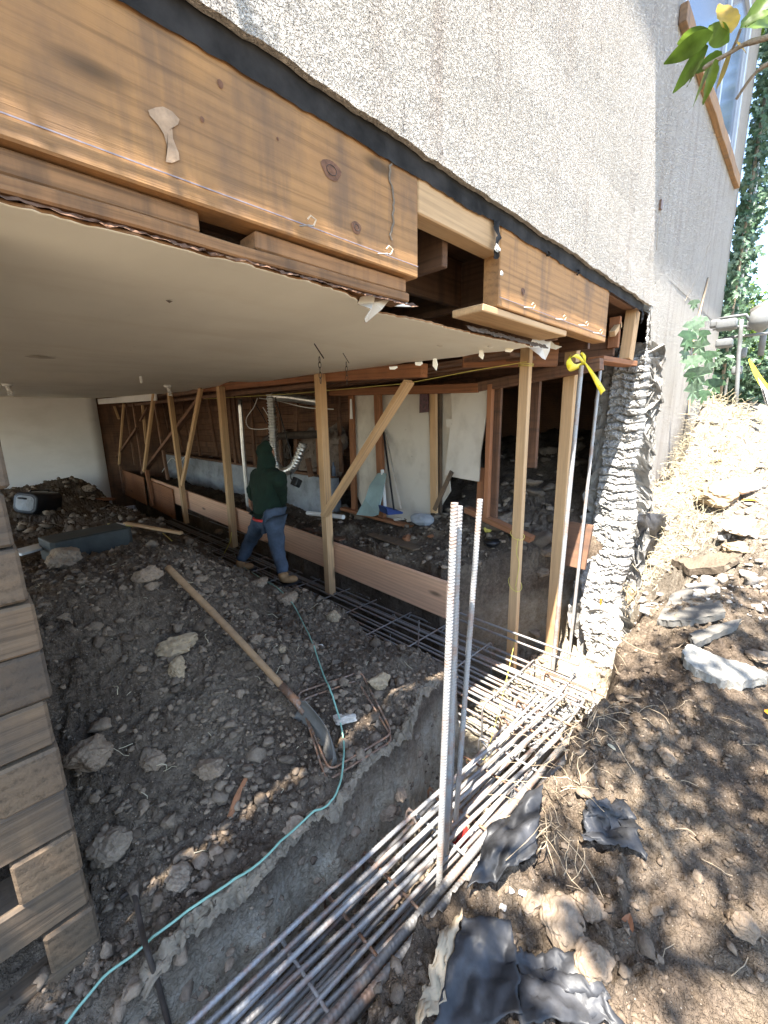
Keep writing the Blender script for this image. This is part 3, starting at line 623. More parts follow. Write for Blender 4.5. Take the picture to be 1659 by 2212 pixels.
# foundation under the wall right of the pier is the stucco itself
# ================================================================== STEM WALL, DRYWALL, BOARDS of the far side
def stem(u, v):
    y = 4.95+7*u; top = -.83+.05*u*2; z = -1.75+(top+1.75)*v
    n = mnoise.noise(Vector((y*2.5, z*4, 1)))*.03+mnoise.noise(Vector((y*9, z*11, 2)))*.012+(.02 if (z*7) % 1 < .12 and y > 7 else 0)
    return (3.80-.0+n, y, z)
so = grid('stem_wall', stem, 220, 30, MT['stem'], None, .2, True, 1); tag(so, 'cracked grey concrete stem wall low along the far side', 'wall')
so2 = plank('mud_sill', (3.86, 4.95, -.80), (3.86, 11.9, -.72), .14, .045, MT['old']); tag(so2, 'dark wooden sill lying on top of the grey stem wall', 'sill')
def sheet(name, pix, X, mat, label, cat, th=.014, tilt=None):
    P = [X_(u, v, X if not isinstance(X, (list, tuple)) else X[i]) for i, (u, v) in enumerate(pix)]
    o = MB().add(P, [tuple(range(len(P)))]).build(name, mat); bm = bmesh.new(); bm.from_mesh(o.data); bmesh.ops.triangulate(bm, faces=bm.faces); bm.to_mesh(o.data); bm.free()
    m = o.modifiers.new('s', 'SOLIDIFY'); m.thickness = th; tag(o, label, cat); return o
sheet('drywall_panel', [(764,850),(812,848),(826,1117),(790,1108),(768,1060)], 3.84, MT['dry'], 'narrow strip of old cream drywall left of the brown stud', 'drywall')
sheet('drywall_panel', [(826,846),(925,843),(930,950),(934,1060),(930,1112),(905,1124),(881,1128),(830,1116),(829,980)], 3.84, MT['dry'], 'tall stained cream drywall panel in the middle of the far side', 'drywall')
sheet('drywall_panel', [(945,841),(975,838),(980,900),(968,1000),(975,1060),(950,1100),(942,1110)], 3.90, MT['dry'], 'shadowed drywall strip behind the hanging torn sheet', 'drywall')
sheet('drywall_panel', [(975,838),(1060,832),(1052,900),(1040,975),(1036,1040),(1000,1034),(962,1026),(968,980),(974,925),(964,920),(966,905),(978,905)], [3.72]*12, MT['dry'], 'hanging torn drywall sheet with a broken lower edge', 'drywall')
def post(name, p0, p1, w, h, mat, label, cat='post', group=None, up=(1, 0, 0)):
    o = plank(name, p0, p1, w, h, mat, None, up); tag(o, label, cat, group); return o
def vpost(name, u0, v0, u1, v1, X, w, h, mat, label, cat='stud', group=None, up=(1, 0, 0)):
    return post(name, X_(u0, v0, X), X_(u1, v1, X), w, h, mat, label, cat, group, up)
vpost('wall_stud', 759,846,766,1108, 3.78,.09,.045,MT['red'],'brown wall stud with peeling white edge beside the drywall strip',group='studs of the far partition')
vpost('wall_stud', 816,846,826,1120, 3.76,.10,.06,MT['red'],'reddish stud standing between the two cream drywall panels',group='studs of the far partition')
vpost('wall_stud', 936,838,938,1108, 3.80,.09,.04,MT['pine'],'pale stud on the right edge of the tall drywall panel',group='studs of the far partition')
vpost('wall_stud', 947,838,947,1108, 3.86,.09,.04,MT['crib'],'darker stud doubled behind the pale one by the drywall',group='studs of the far partition')
vpost('wall_stud', 1061,830,1051,1118, 3.70,.05,.06,MT['red'],'orange brown stud right of the hanging torn drywall',group='studs of the far partition')
vpost('wall_stud', 1075,830,1064,1118, 3.76,.10,.04,MT['old'],'dark stud behind the orange brown one at the opening',group='studs of the far partition')
vpost('wall_stud', 1158,815,1148,1010, 4.1,.10,.05,MT['old'],'dim stud alone in the dark end room',group='studs of the far partition')
vpost('wall_stud', 1042,1010,1036,1110, 3.78,.08,.04,MT['red'],'short stud stub below the torn drywall sheet',group='studs of the far partition')
vpost('bottom_plate', 1008,1100,1150,1165, 3.72,.10,.06,MT['red'],'reddish bottom plate lying across the opening to the dark room','plate',up=(0,0,1))
vpost('bottom_plate', 740,1098,905,1142, 3.74,.10,.04,MT['red'],'worn bottom plate under the drywall panels','plate',up=(0,0,1))
for k, (u0, v0, u1, v1, X, w) in enumerate(((683,850,690,1025,3.80,.07),(493,855,510,1000,3.80,.09),(505,856,520,1000,3.80,.05),(540,856,552,1010,3.86,.08),(575,856,582,1012,3.86,.06),(600,856,610,1015,3.90,.06),(640,856,640,1020,3.9,.09),
    (416,862,432,985,3.85,.05),(392,866,410,975,3.9,.06),(448,862,470,985,3.9,.08),(372,868,395,975,3.9,.05),(352,870,372,965,3.95,.04),(665,990,672,1030,3.7,.10),(730,850,738,1020,3.95,.06))):
    vpost('wall_stud', u0, v0, u1, v1, X, w, .04, MT['old'] if k != 0 else MT['red'], ['dark old stud number rising from the grey stem wall'][0].replace(' number', ''), group='old dark studs above the stem wall')
# cladding behind them: dark boards closing the crawl space
for k in range(14):
    o = plank('sheathing_board', (4.25+.02*(k % 2), 4.6, -1.0+.135*k), (4.25+.02*(k % 2), 12.3, -1.0+.135*k), .02, .13, MT['old']); tag(o, 'dark horizontal sheathing board behind the old studs', 'board', 'dark sheathing boards behind the old studs')
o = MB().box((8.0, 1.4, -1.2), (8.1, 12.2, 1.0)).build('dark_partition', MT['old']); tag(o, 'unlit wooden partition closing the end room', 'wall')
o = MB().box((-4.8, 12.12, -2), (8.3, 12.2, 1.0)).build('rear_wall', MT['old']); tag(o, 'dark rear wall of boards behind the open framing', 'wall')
for k, (y, z, s, sd) in enumerate(((5.7,-.45,.38,1),(5.2,-.5,.34,2),(6.6,-.35,.35,3),(5.0,-.15,.25,5))):
    r_ = rock('insulation', (4.02, y, z-.2), (.12, s*.8, s), MT['insul'], 500+sd, 4, .4, sink=.3); tag(r_, 'lump of brown earth and old insulation behind the studs', 'insulation', 'lumps of earth behind the studs')
# ================================================================== TEMPORARY POSTS along the inner trench
XL = 2.75
tp = 'temporary posts along the inner trench'
post('post', Y_(1138,750,1.60), Y_(1138,750,1.60)+Vector((0,0,-2.78)), .078,.056,MT['pine'],'tall pale post in front, wound with yellow string','post',tp)
post('post', (3.80,1.50,.60), (3.80,1.50,-2.33), .098,.086,MT['pine'],'pale post right of the string-wound one, tied with yellow tape','post',tp)
cst = vpost('post', 691,808,714,1283, XL,.09,.09,MT['pine'],'knotty square post nearest right of the worker, with a diagonal brace','post',tp)
vpost('post', 476,835,506,1181, XL,.09,.09,MT['pine'],'square post just left of the worker','post',tp)
vpost('post', 366,846,403,1130, XL,.09,.075,MT['pine'],'slanted looking post meeting a brace low down','post',tp)
vpost('post', 316,1015,331,1092, XL-.02,.07,.06,MT['red'],'short dark post fixed across the plywood boards','post',tp)
vpost('post', 259,1003,268,1064, XL-.03,.06,.05,MT['old'],'short dark post by the far corner of the boards','post',tp)
br = 'braces between the inner posts'
vpost('brace', 884,824,701,1114, XL-.08,.045,.10,MT['pine'],'long diagonal brace from the ceiling edge down to the knotty post','brace',br)
vpost('brace', 434,838,393,1048, XL-.06,.08,.045,MT['pine'],'pale brace leaning onto the slanted post','brace',br)
vpost('brace', 333,848,311,1018, XL-.04,.08,.05,MT['pine'],'brown brace leaning towards the plywood joint','brace',br)
vpost('brace', 432,862,309,1022, XL+.08,.06,.10,MT['old'],'wide dark diagonal brace behind the pale ones','brace',br)
vpost('brace', 267,873,257,1004, XL-.02,.06,.04,MT['pine'],'slim pale upright brace near the white wall','brace',br)
vpost('brace', 296,925,251,990, XL,.05,.06,MT['old'],'short dark diagonal brace near the white wall','brace',br)
vpost('brace', 239,914,218,941, XL,.04,.05,MT['old'],'tiny diagonal brace against the corner of the white wall','brace',br)
vpost('brace', 319,881,303,909, XL+.05,.04,.04,MT['old'],'small diagonal brace high between the dark studs','brace',br)
ds = 'dark studs at the far end'
for (u0,v0,u1,v1,w,lb) in ((234,872,253,996,.05,'dark stud second from the white wall corner'),(288,872,309,1018,.07,'wide dark stud in the middle of the far framing'),(273,873,292,1004,.04,'thin stud left of the wide dark one'),
    (336,876,363,1036,.08,'broad dark stud behind the leaning brace'),(224,874,242,1006,.03,'thinnest stud beside the white wall corner'),(247,878,257,905,.03,'pale stub of a stud up at the corner'),(308,875,316,960,.03,'thin pale upright strip between dark studs')):
    vpost('wall_stud', u0,v0,u1,v1, XL+.10, w,.05,MT['old'] if 'pale' not in lb else MT['pine'],lb,'stud',ds)
vpost('wall_stud', 214,876,209,903, XL, .06,.04,MT['pine'],'short pale offcut hanging at the white wall corner','stud',ds)
# ------------------------------------------------------------------ boards over the trench
def xboard(name, pix, X, th, mat, label, cat='board', group=None):
    (u0,v0,u1,v1),(a0,b0,a1,b1) = pix     # near top/bottom, far top/bottom
    nt, nb_, ft, fb = X_(u0,v0,X), X_(u1,v1,X), X_(a0,b0,X), X_(a1,b1,X)
    c0 = (nt+nb_)/2; c1 = (ft+fb)/2; o = plank(name, c0, c1, th, ((nt-nb_).length+(ft-fb).length)/2, mat, None, (0, 0, 1), .004, .001)
    tag(o, label, cat, group); return o
xboard('form_board', ((967,1259,967,1335),(330,1034,331,1066)), 2.85, .042, MT['pink'], 'long new pinkish form board crossing behind the posts')
xboard('form_board', ((371,1054,382,1125),(319,1038,323,1090)), 2.80, .02, MT['red'], 'brown plywood form piece right of the short dark post')
xboard('form_board', ((311,1030,317,1092),(263,1016,272,1067)), 2.79, .02, MT['red'], 'middle plywood form piece with dark cracks')
xboard('form_board', ((261,1011,266,1062),(229,1000,235,1050)), 2.80, .02, MT['pink'], 'pale plywood form piece against the white wall')
# ================================================================== HANGING AND LEANING THINGS beyond the boards
o = MB().tube([X_(518,862,3.1), X_(526,980,3.1), X_(537,1105,3.1)], .034, 14, step=.1).build('steel_pipe', MT['galv'], None, True); tag(o, 'upright grey steel pipe beside the worker', 'pipe')
dp = [X_(584,852,3.2), X_(588,900,3.2), X_(591,960,3.2), X_(596,1000,3.2), X_(610,1018,3.2), X_(630,1012,3.22), X_(643,990,3.25), X_(655,958,3.3)]
def smooth_path(P, n=12):
    P = [Vector(p) for p in P]; out = []
    for i in range(len(P)-1):
        p0, p1, p2, p3 = P[max(i-1, 0)], P[i], P[i+1], P[min(i+2, len(P)-1)]
        for k in range(n):
            t = k/n; out.append(.5*((2*p1)+(-p0+p2)*t+(2*p0-5*p1+4*p2-p3)*t*t+(-p0+3*p1-3*p2+p3)*t*t*t))
    return out+[P[-1]]
dpp = smooth_path(dp, 20); q = [dpp[0]]
for a, b in zip(dpp, dpp[1:]):
    kk = max(1, int((b-a).length/.008)); q += [a.lerp(b, (i+1)/kk) for i in range(kk)]
o = MB().tube(q, [.058+.008*math.sin(i*.008*2*math.pi/.035) for i in range(len(q))], 16).build('flexible_duct', MT['galv'], None, True); tag(o, 'ribbed silver flexible duct hanging down in a hook shape', 'duct')
q2 = smooth_path([X_(590,856,3.25), X_(620,858,3.3), X_(650,862,3.4), X_(690,868,3.5)], 40)
o = MB().tube(q2, [.055+.006*(i % 4 > 1) for i in range(len(q2))], 14).build('flexible_duct', MT['galv'], None, True); tag(o, 'dim ribbed duct running sideways under the joists', 'duct')
o = MB().tube(smooth_path([X_(570,985,3.4), X_(570,965,3.4), X_(574,952,3.4), X_(590,944,3.4), X_(640,940,3.5), X_(700,938,3.5)], 6), .055, 14).build('drain_pipe', MT['iron'], None, True); tag(o, 'dark iron drain pipe with an elbow above the worker', 'pipe')
for k, (pp, r_) in enumerate((([(556,860),(548,880),(532,905),(540,925),(580,925),(582,905),(568,880)], .006), ([(594,858),(612,920),(630,990),(628,1030),(634,1040)], .008), ([(350,1020),(370,990),(385,1000),(400,985)], .008), ([(545,862),(562,890),(576,915)], .007), ([(560,860),(600,866),(660,880),(720,884)], .006))):
    o = MB().tube(smooth_path([X_(u, v, 3.15+.05*k) for u, v in pp], 6), r_, 6).build('cable', MT['black'] if k % 2 else MT['wall'], None, True)
    tag(o, ['looped pale cable above the worker', 'dark cable following the silver duct', 'pale cable loose by the stem wall', 'thin dark cable beside the looped one', 'pale cable under the joists to the right'][k], 'cable')
o = MB().box((-.07,-.05,-.06), (.07,.05,.06)).build('junction_box', MT['black']); bevel(o, .01); o.location = X_(640,1042,3.4); o.rotation_euler = (.3, .4, .5); tag(o, 'small dark junction box hanging below the duct', 'box')
sheet('green_board', [(829,1022),(836,1024),(818,1112),(806,1116),(772,1112),(790,1080),(800,1050),(818,1024)], [3.7,3.7,3.45,3.45,3.45,3.5,3.6,3.7], MT['tealboard'], 'grey green board leaning on the drywall', 'board', .02)
for k, (a, b, mt, lb) in enumerate((((828,930),(852,1108),'black','thin dark pole leaning behind the reddish stud'),((833,935),(866,1100),'galv','thin metal pole leaning beside the dark pole'))):
    o = MB().tube([X_(*a, 3.78), X_(*b, 3.55)], .012, 8).build('pole', MT[mt]); tag(o, lb, 'pole')
o = MB().tube([X_(826,1015,3.7), X_(832,1100,3.6)], .022, 10).build('white_tube', MT['white']); tag(o, 'white plastic tube standing by the reddish stud', 'tube')
o = MB().tube([X_(664,1108,3.2), X_(742,1117,3.2)], .028, 10).build('white_tube', MT['wall']); tag(o, 'dirty white tube lying on the dirt floor', 'tube')
p = X_(846,1108,3.5); o = MB().add([(-.1,-.1,0),(.1,-.1,0),(.12,.1,.01),(-.12,.1,.01),(-.1,-.1,.02),(.1,-.1,.02),(.12,.12,.09),(-.12,.12,.09)], [(0,1,2,3),(0,1,5,4),(1,2,6,5),(3,0,4,7),(2,3,7,6)]).build('dustpan', MT['blue']); o.location = p; o.rotation_euler = (0, 0, 1.2); m = o.modifiers.new('s', 'SOLIDIFY'); m.thickness = .006; tag(o, 'dark blue dustpan at the foot of the reddish stud', 'dustpan')
sheet('picture', [(908,846),(925,844),(926,890),(907,892)], 3.74, MT['picture'], 'small dark red patterned hanging high on the drywall', 'picture', .01)
vpost('loose_board', 976,1018,938,1102, 3.62,.05,.02,MT['crib'],'weathered lath leaning at the edge of the dirt heap','board')
o = MB().tube([X_(758,862,3.74), X_(759,905,3.74)], [.012, .02], 6).build('torn_paper_strip', MT['wall']); tag(o, 'torn white strip hanging on the stud edge', 'strip')
# bottle
b = MB().tube([(0,0,0),(0,0,.13),(0,0,.16),(0,0,.2)], [.03,.03,.012,.012], 10).build('bottle', MT['glass'], None, True); b.location = X_(721,1028,3.8); tag(b, 'small clear bottle on the stem wall sill', 'bottle')
# grey bucket-like shell, ball, bowl, wood pieces, boards on the floor beyond
def onB(u, v): return hit(u, v)
p = onB(912,1130); rock('plastic_shell', p, (.10,.15,.08), MT['stem'], 91, 3, .15, .3, .2); tag(bpy.data.objects['plastic_shell'], 'crushed grey plastic shell on the rubble', 'plastic shell')
p = hit(1053,1151); o = rock('yellow_ball', p, (.045,.045,.045), MT['string'], 92, 3, .03, 0, .1); tag(o, 'small dull yellow ball on the dirt in front of a stone', 'ball')
p = hit(1062,1180); mb = MB()
mb.tube([(0,0,0),(0,0,.03),(0,0,.06),(0,0,.05),(0,0,.012)], [.05,.075,.085,.075,.045], 20); o = mb.build('black_bowl', MT['black'], None, True); o.location = p; tag(o, 'round black rubber bowl on the dirt by the ball', 'bowl')
def lie(name, u0, v0, u1, v1, w, h, mat, label, cat, lift=.02, bev=.003):
    a, b_ = hit(u0, v0, lift), hit(u1, v1, lift); o = plank(name, a, b_, w, h, mat, None, (0, 0, 1), bev); tag(o, label, cat); return o
lie('loose_board', 800,1155,905,1190,.16,.02,MT['crib'],'grey board lying flat on the dirt by the rubble','board')
lie('loose_board', 660,1145,740,1170,.10,.02,MT['old'],'dark scrap board on the dirt behind the form board','board')
p = X_(1243,1185,3.25); o = plank('loose_board', X_(1256,1130,4.05), X_(1238,1225,3.95), .22, .04, MT['old'], None, (1, 0, 0)); tag(o, 'reddish plank end leaning beside the concrete pier', 'board')
for k,(u,v,s,mt,lb) in enumerate(((700,1135,.07,'old','dark broken brick by the knotty post'),(880,1165,.07,'red','reddish wood scrap on the rubble'),(735,1130,.05,'wstone','pale broken plaster lump near the white tube'),(860,1125,.07,'dry','flat plaster scrap near the blue dustpan'),(930,1160,.05,'red','brown shard on the rubble right of the grey shell'),(1080,1130,.12,'gstone','grey rock behind the yellow ball'),(1190,1195,.11,'gstone','broken rock half way to the pale posts'),(1170,1240,.10,'gstone','flat broken rock low on the trench side'),(470,1040,.10,'old','dark bundle of scrap behind the form board'))):
    o = rock('rubble_lump', hit(u, v), (s, s*.8, s*.45), MT[mt], 600+k, 3, .35, k, .3); tag(o, lb, 'lump')
# ================================================================== REBAR
def bar(pts, r, label, group, mat='rebar', rib=.13, n=10, step=.0035, pitch=.015, name='rebar'):
    o = MB().tube(smooth_path(pts, 6) if len(pts) > 2 else pts, r, n, rib=rib, pitch=pitch, step=step).build(name, MT[mat], None, True); tag(o, label, 'rebar', group); return o
vg = 'upright bars standing in the trench'
def vbar(u0, v0, u1, v1, Y, r, label, mat='rebar', zb_=None):
    a = Y_(u0, v0, Y); b = Y_(u1, v1, Y); d = (b-a); b = a+d*1.0
    return bar([a, b], r, label, vg, mat, .16, 14, .0028, .0135)
vbar(982,1086,945,1985,.86,.0128,'left upright ribbed bar of the close pair in the foreground')
vbar(992,1093,957,1985,.885,.0128,'right upright ribbed bar of the close pair, its top slightly lower')
vbar(986,1300,964,1990,.92,.0118,'third bar tucked behind the close foreground pair', 'rebar2')
vbar(1037,1078,976,1880,.95,.0115,'single upright ribbed bar just right of the close pair')
vbar(1256,790,1184,1545,1.31,.0158,'upright bar left of the two standing near the concrete pier')
vbar(1297,795,1221,1490,1.33,.0128,'upright bar right of the two standing near the concrete pier')
t1 = 'long bars of the trench under the facade'
def tb(pix, z, r, k, mat='rebar', step=.004):
    zs = z if isinstance(z, (list, tuple)) else [z]*len(pix)
    return bar([Z_(u, v, q) for (u, v), q in zip(pix, zs)], r, k, t1, mat, .22, 10, step, .017)
tbl = ['outermost left bar of the foreground bundle','second bar from the left in the foreground bundle','third bar from the left in the foreground bundle','fourth bar of the foreground bundle, rust spotted','fifth bar of the foreground bundle','sixth bar of the foreground bundle','rightmost bar of the left foreground bundle']
for k, (a_, m_, e_, z_, mt_2) in enumerate((((372,2248),(905,1748),(1205,1492),-1.84,'rebar'),((412,2246),(925,1765),(1222,1500),-1.87,'rebar2'),((446,2246),(948,1768),(1190,1555),-1.84,'rebar'),((492,2246),(945,1815),(1228,1545),-1.90,'rebar2'),((530,2246),(985,1800),(1210,1590),-1.86,'rebar'),((585,2246),(975,1860),(1140,1690),-1.93,'rebar2'),((628,2246),(1000,1870),(1235,1600),-1.95,'rebar'))):
    tb([a_, m_, e_], z_, .0088, tbl[k], mt_2)
tb([(655,2270),(1010,1853),(1262,1556)], -1.84, .0145, 'left one of the thick dark pair of bars', 'rebar2')
tb([(694,2270),(1036,1862),(1278,1570)], -1.84, .0145, 'right one of the thick dark pair of bars', 'rebar2')
tb([(810,2290),(1055,1968),(1180,1810)], -2.02, .010, 'bar low at the right side of the trench', 'rebar2')
tb([(856,2300),(1100,1975),(1200,1840)], -2.04, .010, 'lowest right bar passing under the black membrane', 'rebar2')
tb([(540,2260),(800,1990),(1000,1790)], -2.05, .008, 'thin bar deep below the foreground bundle', 'rebar2')
rz = random.Random(29)
for k in range(13):
    f0 = k/12; u0 = 440+290*f0+rz.uniform(-8, 8); u1 = 1165+100*f0*.9+rz.uniform(-8, 8); z_ = rz.choice([-1.90, -1.94, -1.98, -2.03])
    bar([Z_(u0, 2250, z_), Z_(u1, 1500+115*f0+rz.uniform(-8, 8), z_+rz.uniform(-.02, .02))], .008, 'ribbed bar lying in the lower layer of the foreground bundle', 'lower layer bars of the foreground bundle', 'rebar' if k % 2 else 'rebar2', .22, 9, .005, .017)
rq = random.Random(15)
for k in range(16):
    y0 = .66+.031*k+rq.uniform(-.01, .01); zz = rq.choice([-1.93, -1.96, -2.04, -2.12]); x0_ = rq.uniform(1.0, 1.7)
    bar([(x0_, y0+rq.uniform(-.05, .05), zz), (3.12+rq.uniform(-.2, .05), y0+rq.uniform(-.05, .05), zz+rq.uniform(-.02, .02))], .008, 'sunlit bar packed with others at the trench corner', 'sunlit bars packed at the trench corner', 'rebar', .13, 8, .006)
t2 = 'long bars of the inner trench'
rr = random.Random(5)
for k in range(15):
    x = 2.26+.056*k+rr.uniform(-.02, .02); z = -1.95+rr.uniform(-.03, .02)
    bar([(x, .80+rr.uniform(0, .12), z-.01), (x+rr.uniform(-.02,.02), 3, z), (x, 5.5, z+.02), (x, 9.2, z+.03)], .0095, 'bar of the top layer in the inner trench, number unmarked'.replace(', number unmarked', ' cage'), t2, 'rebar2', .10, 8, .012, .02)
for k in range(6):
    z = -2.04-.07*k; x = 2.26
    bar([(x, .95+.03*k, z), (x, 3, z+.01), (x, 6, z+.02), (x, 9, z+.03)], .009, 'bar down the left side of the inner trench cage', t2, 'rebar2', .10, 8, .014, .02)
for k, (x, z) in enumerate(((2.95,-1.72),(3.02,-1.83),(3.0,-2.1),(3.02,-2.25),(2.6,-2.33),(2.8,-2.33))):
    bar([(x, .98 if k < 2 else .9, z), (x, 3, z+.01), (x, 8.5, z+.03)], .009, 'bar by the right wall of the inner trench' if k < 4 else 'bar along the bottom of the inner trench cage', t2, 'rebar2', .10, 8, .014, .02)
def hoop(cen, ax, w, h, r, name, label, group, rc=.04, mat='tie', tilt=0, hook=True):
    """closed rectangular stirrup; ax 'X' lies across X, 'Y' across Y"""
    pts = []
    for (sx, sy, a0) in ((1, 1, 0), (-1, 1, 90), (-1, -1, 180), (1, -1, 270)):
        for k in range(5):
            a = R(a0+22.5*k); pts.append((sx*(w/2-rc)+rc*math.cos(a), sy*(h/2-rc)+rc*math.sin(a)))
    pts.append((w/2, 0)); pts = [(w/2, 0)]+pts
    P = [Vector((p, tilt*q, q)) if ax == 'X' else Vector((tilt*q, p, q)) for p, q in pts]
    mb = MB().tube([Vector(cen)+p for p in P], r, 7, True)
    if hook: e = Vector(cen)+P[3]; i = Vector(cen)-e; i.normalize(); mb.tube([e+Vector((.01,.01,0)), e+i*.09+Vector((.01,.01,0))], r, 6)
    o = mb.build(name, MT[mat], None, True); tag(o, label, 'stirrup', group); return o
for k in range(15):
    y = 1.30+.46*k+rr.uniform(-.04, .04); hoop((2.64, y, -2.14), 'X', .80, .42, .007, 'stirrup', 'rectangular tie hoop around the inner trench bars', 'stirrups of the inner trench', tilt=rr.uniform(-.04, .04), mat='rebar2')
for k in range(11):
    x = .55+.235*k+rr.uniform(-.03, .03); hoop((x, .92, -2.1), 'Y', .50, .40, .0065, 'stirrup', 'rectangular tie hoop around the bars under the facade', 'stirrups of the facade trench', tilt=rr.uniform(-.08, .12), mat='tie' if k % 3 else 'rebar')
# tie wires: small curls of wire round the crossings
for k in range(34):
    if k < 18: c = Vector((rr.uniform(1.3, 3.0), rr.uniform(.75, 1.15), -1.85))
    else: c = Vector((rr.choice([2.3, 2.55, 2.8, 3.0]), 1.3+.46*rr.randint(0, 7), -1.93))
    P = [c+Vector((rr.uniform(-.03, .03), rr.uniform(-.03, .03), rr.uniform(-.03, .045))) for _ in range(6)]
    o = MB().tube(smooth_path(P, 4), .0013, 5, False).build('tie_wire', MT['rebar'], None, True); tag(o, 'curl of thin tie wire at a crossing of bars', 'wire', 'tie wires on the bar crossings')
# thin upright wires/pins by the form board
for k, (u0,v0,u1,v1,Y) in enumerate(((1040,1420,1044,1650,1.75),(1021,1240,1025,1400,2.2),(925,1180,925,1290,2.6),(905,1340,900,1500,1.9),(843,1370,846,1480,2.2),(965,1160,963,1260,2.3))):
    a = Y_(u0, v0, Y+.3); b_ = Y_(u1, v1, Y+.3); o = MB().tube([a, b_], .006, 6).build('thin_pin', MT['rebar2']); tag(o, 'thin upright steel pin standing along the inner trench', 'pin', 'thin pins along the inner trench')
# thick dark piece of vertical bars' feet, red cap
p = Z_(992, 1808, -2.02); mb = MB().tube([p+Vector((0,0,-.03)), p, p+Vector((.02,.01,.05))], [.05,.055,.035], 18)
o = mb.build('red_cap', MT['redp'], None, True); tag(o, 'bright red plastic cap lying between the bars', 'cap')
o2 = MB().tube([p+Vector((0,0,-.034)), p+Vector((0,0,-.022))], .058, 18).build('rim', MT['white'], o, True)
# ================================================================== CRIB (stack of timbers) on the left
yc = 1.405; x1 = .064; z = -1.78; k = 0; H = .148
cg = 'timbers of the crib stack'
names = ['lowest','second','third','fourth','fifth','sixth','seventh','eighth','ninth','tenth','eleventh','twelfth','thirteenth','fourteenth','fifteenth','sixteenth']
while z < .40:
    jx = random.uniform(-.014, .010); jy = random.uniform(-.004, .006)
    if k % 2 == 0:
        for q in range(2):
            o = plank('crib_timber', (-1.1, yc+.075+q*.75+jy, z+H/2), (x1+jx, yc+.075+q*.75+jy, z+H/2), .148, H-random.uniform(.003, .012), MT['crib'], None, (0, 0, 1), .008, .004)
            tag(o, '%s long timber from the ground in the %s crib row' % (names[k], 'front' if q == 0 else 'rear'), 'timber', cg)
    else:
        for q in range(2):
            w = random.uniform(.12, .155); xx = x1-w/2+jx-q*.62
            o = plank('crib_timber', (xx, yc-.004+jy, z+H/2), (xx, yc+.95, z+H/2), w, H-.004, MT['crib'], None, (0, 0, 1), .008, .003)
            tag(o, '%s layer timber with its %s sawn end facing out' % (names[k], 'right hand' if q == 0 else 'left hand'), 'timber', cg)
    z += H; k += 1
# ================================================================== PERSON
def skin(name, verts, edges, mat, root=0, parent=None, sub=2, smooth=True):
    me = bpy.data.meshes.new(name); me.from_pydata([v[0] for v in verts], edges, []); o = bpy.data.objects.new(name, me); C.objects.link(o)
    m = o.modifiers.new('skin', 'SKIN'); m.use_smooth_shade = smooth
    for i, v in enumerate(me.skin_vertices[0].data):
        r = verts[i][1]; v.radius = r if isinstance(r, tuple) else (r, r); v.use_root = (i == root)
    s = o.modifiers.new('sub', 'SUBSURF'); s.levels = sub; s.render_levels = sub; me.materials.append(mat); par(o, parent); return o
PX = 2.24
def pp(u, v, dx=0): return X_(u, v, PX+dx)
pel = pp(578,1112); che = pp(578,1045, .02); nek = pp(579,1006, .04); hd = pp(577,985, .06)
shl, shr = pp(555,1026), pp(604,1028); ell, elr = pp(545,1062,-.02), pp(608,1072,.10); hal, har = pp(543,1082,.0), pp(604,1108,.22)
hil, hir = pp(566,1122), pp(592,1124); knl, knr = pp(541,1168,.08), pp(600,1188,.02); anl, anr = pp(519,1213,-.05), pp(612,1240,-.05)
tol, tor = pp(522,1226,.10), pp(620,1256,.10)
per = empty('person', (PX, 3.9, -1.7)); tag(per, 'person from behind in dark green hooded top, blue jeans, tan boots by the trench edge', 'person')
V = [(pel, .105), (che, .12), (nek, .055), (hd, (.078, .088)), (shl, .055), (ell, .040), (hal, .028), (shr, .055), (elr, .040), (har, .028),
     (hil, .085), (knl, .058), (anl, .040), (hir, .085), (knr, .058), (anr, .040), (tol, .035), (tor, .035), (hd+Vector((.02, 0, .10)), (.07, .075))]
E_ = [(0,1),(1,2),(2,3),(3,18),(1,4),(4,5),(5,6),(1,7),(7,8),(8,9),(0,10),(10,11),(11,12),(12,16),(0,13),(13,14),(14,15),(15,17)]
def fingers(hand, elbow, V, E_, hi):
    d = (hand-elbow).normalized(); s = d.cross(Vector((1, 0, .2))).normalized(); palm = hand+d*.06; V.append((palm, (.030, .018))); pi = len(V)-1; E_.append((hi, pi))
    for k, L in enumerate((.060, .075, .078, .060)):
        b0 = palm+s*(k-1.5)*.019+d*.035; b1 = b0+d*L*.55+Vector((.012, 0, 0)); b2 = b1+d*L*.4+Vector((.03, 0, 0))
        n = len(V); V += [(b0, .0095), (b1, .0085), (b2, .0075)]; E_ += [(pi, n), (n, n+1), (n+1, n+2)]
    t0 = hand+d*.03-s*.035; t1 = t0+d*.035-s*.015; n = len(V); V += [(t0, .011), (t1, .009)]; E_ += [(hi, n), (n, n+1)]
fingers(hal, ell, V, E_, 6); fingers(har, elr, V, E_, 9)
skin('body', V, E_, MT['skin'], 0, per)
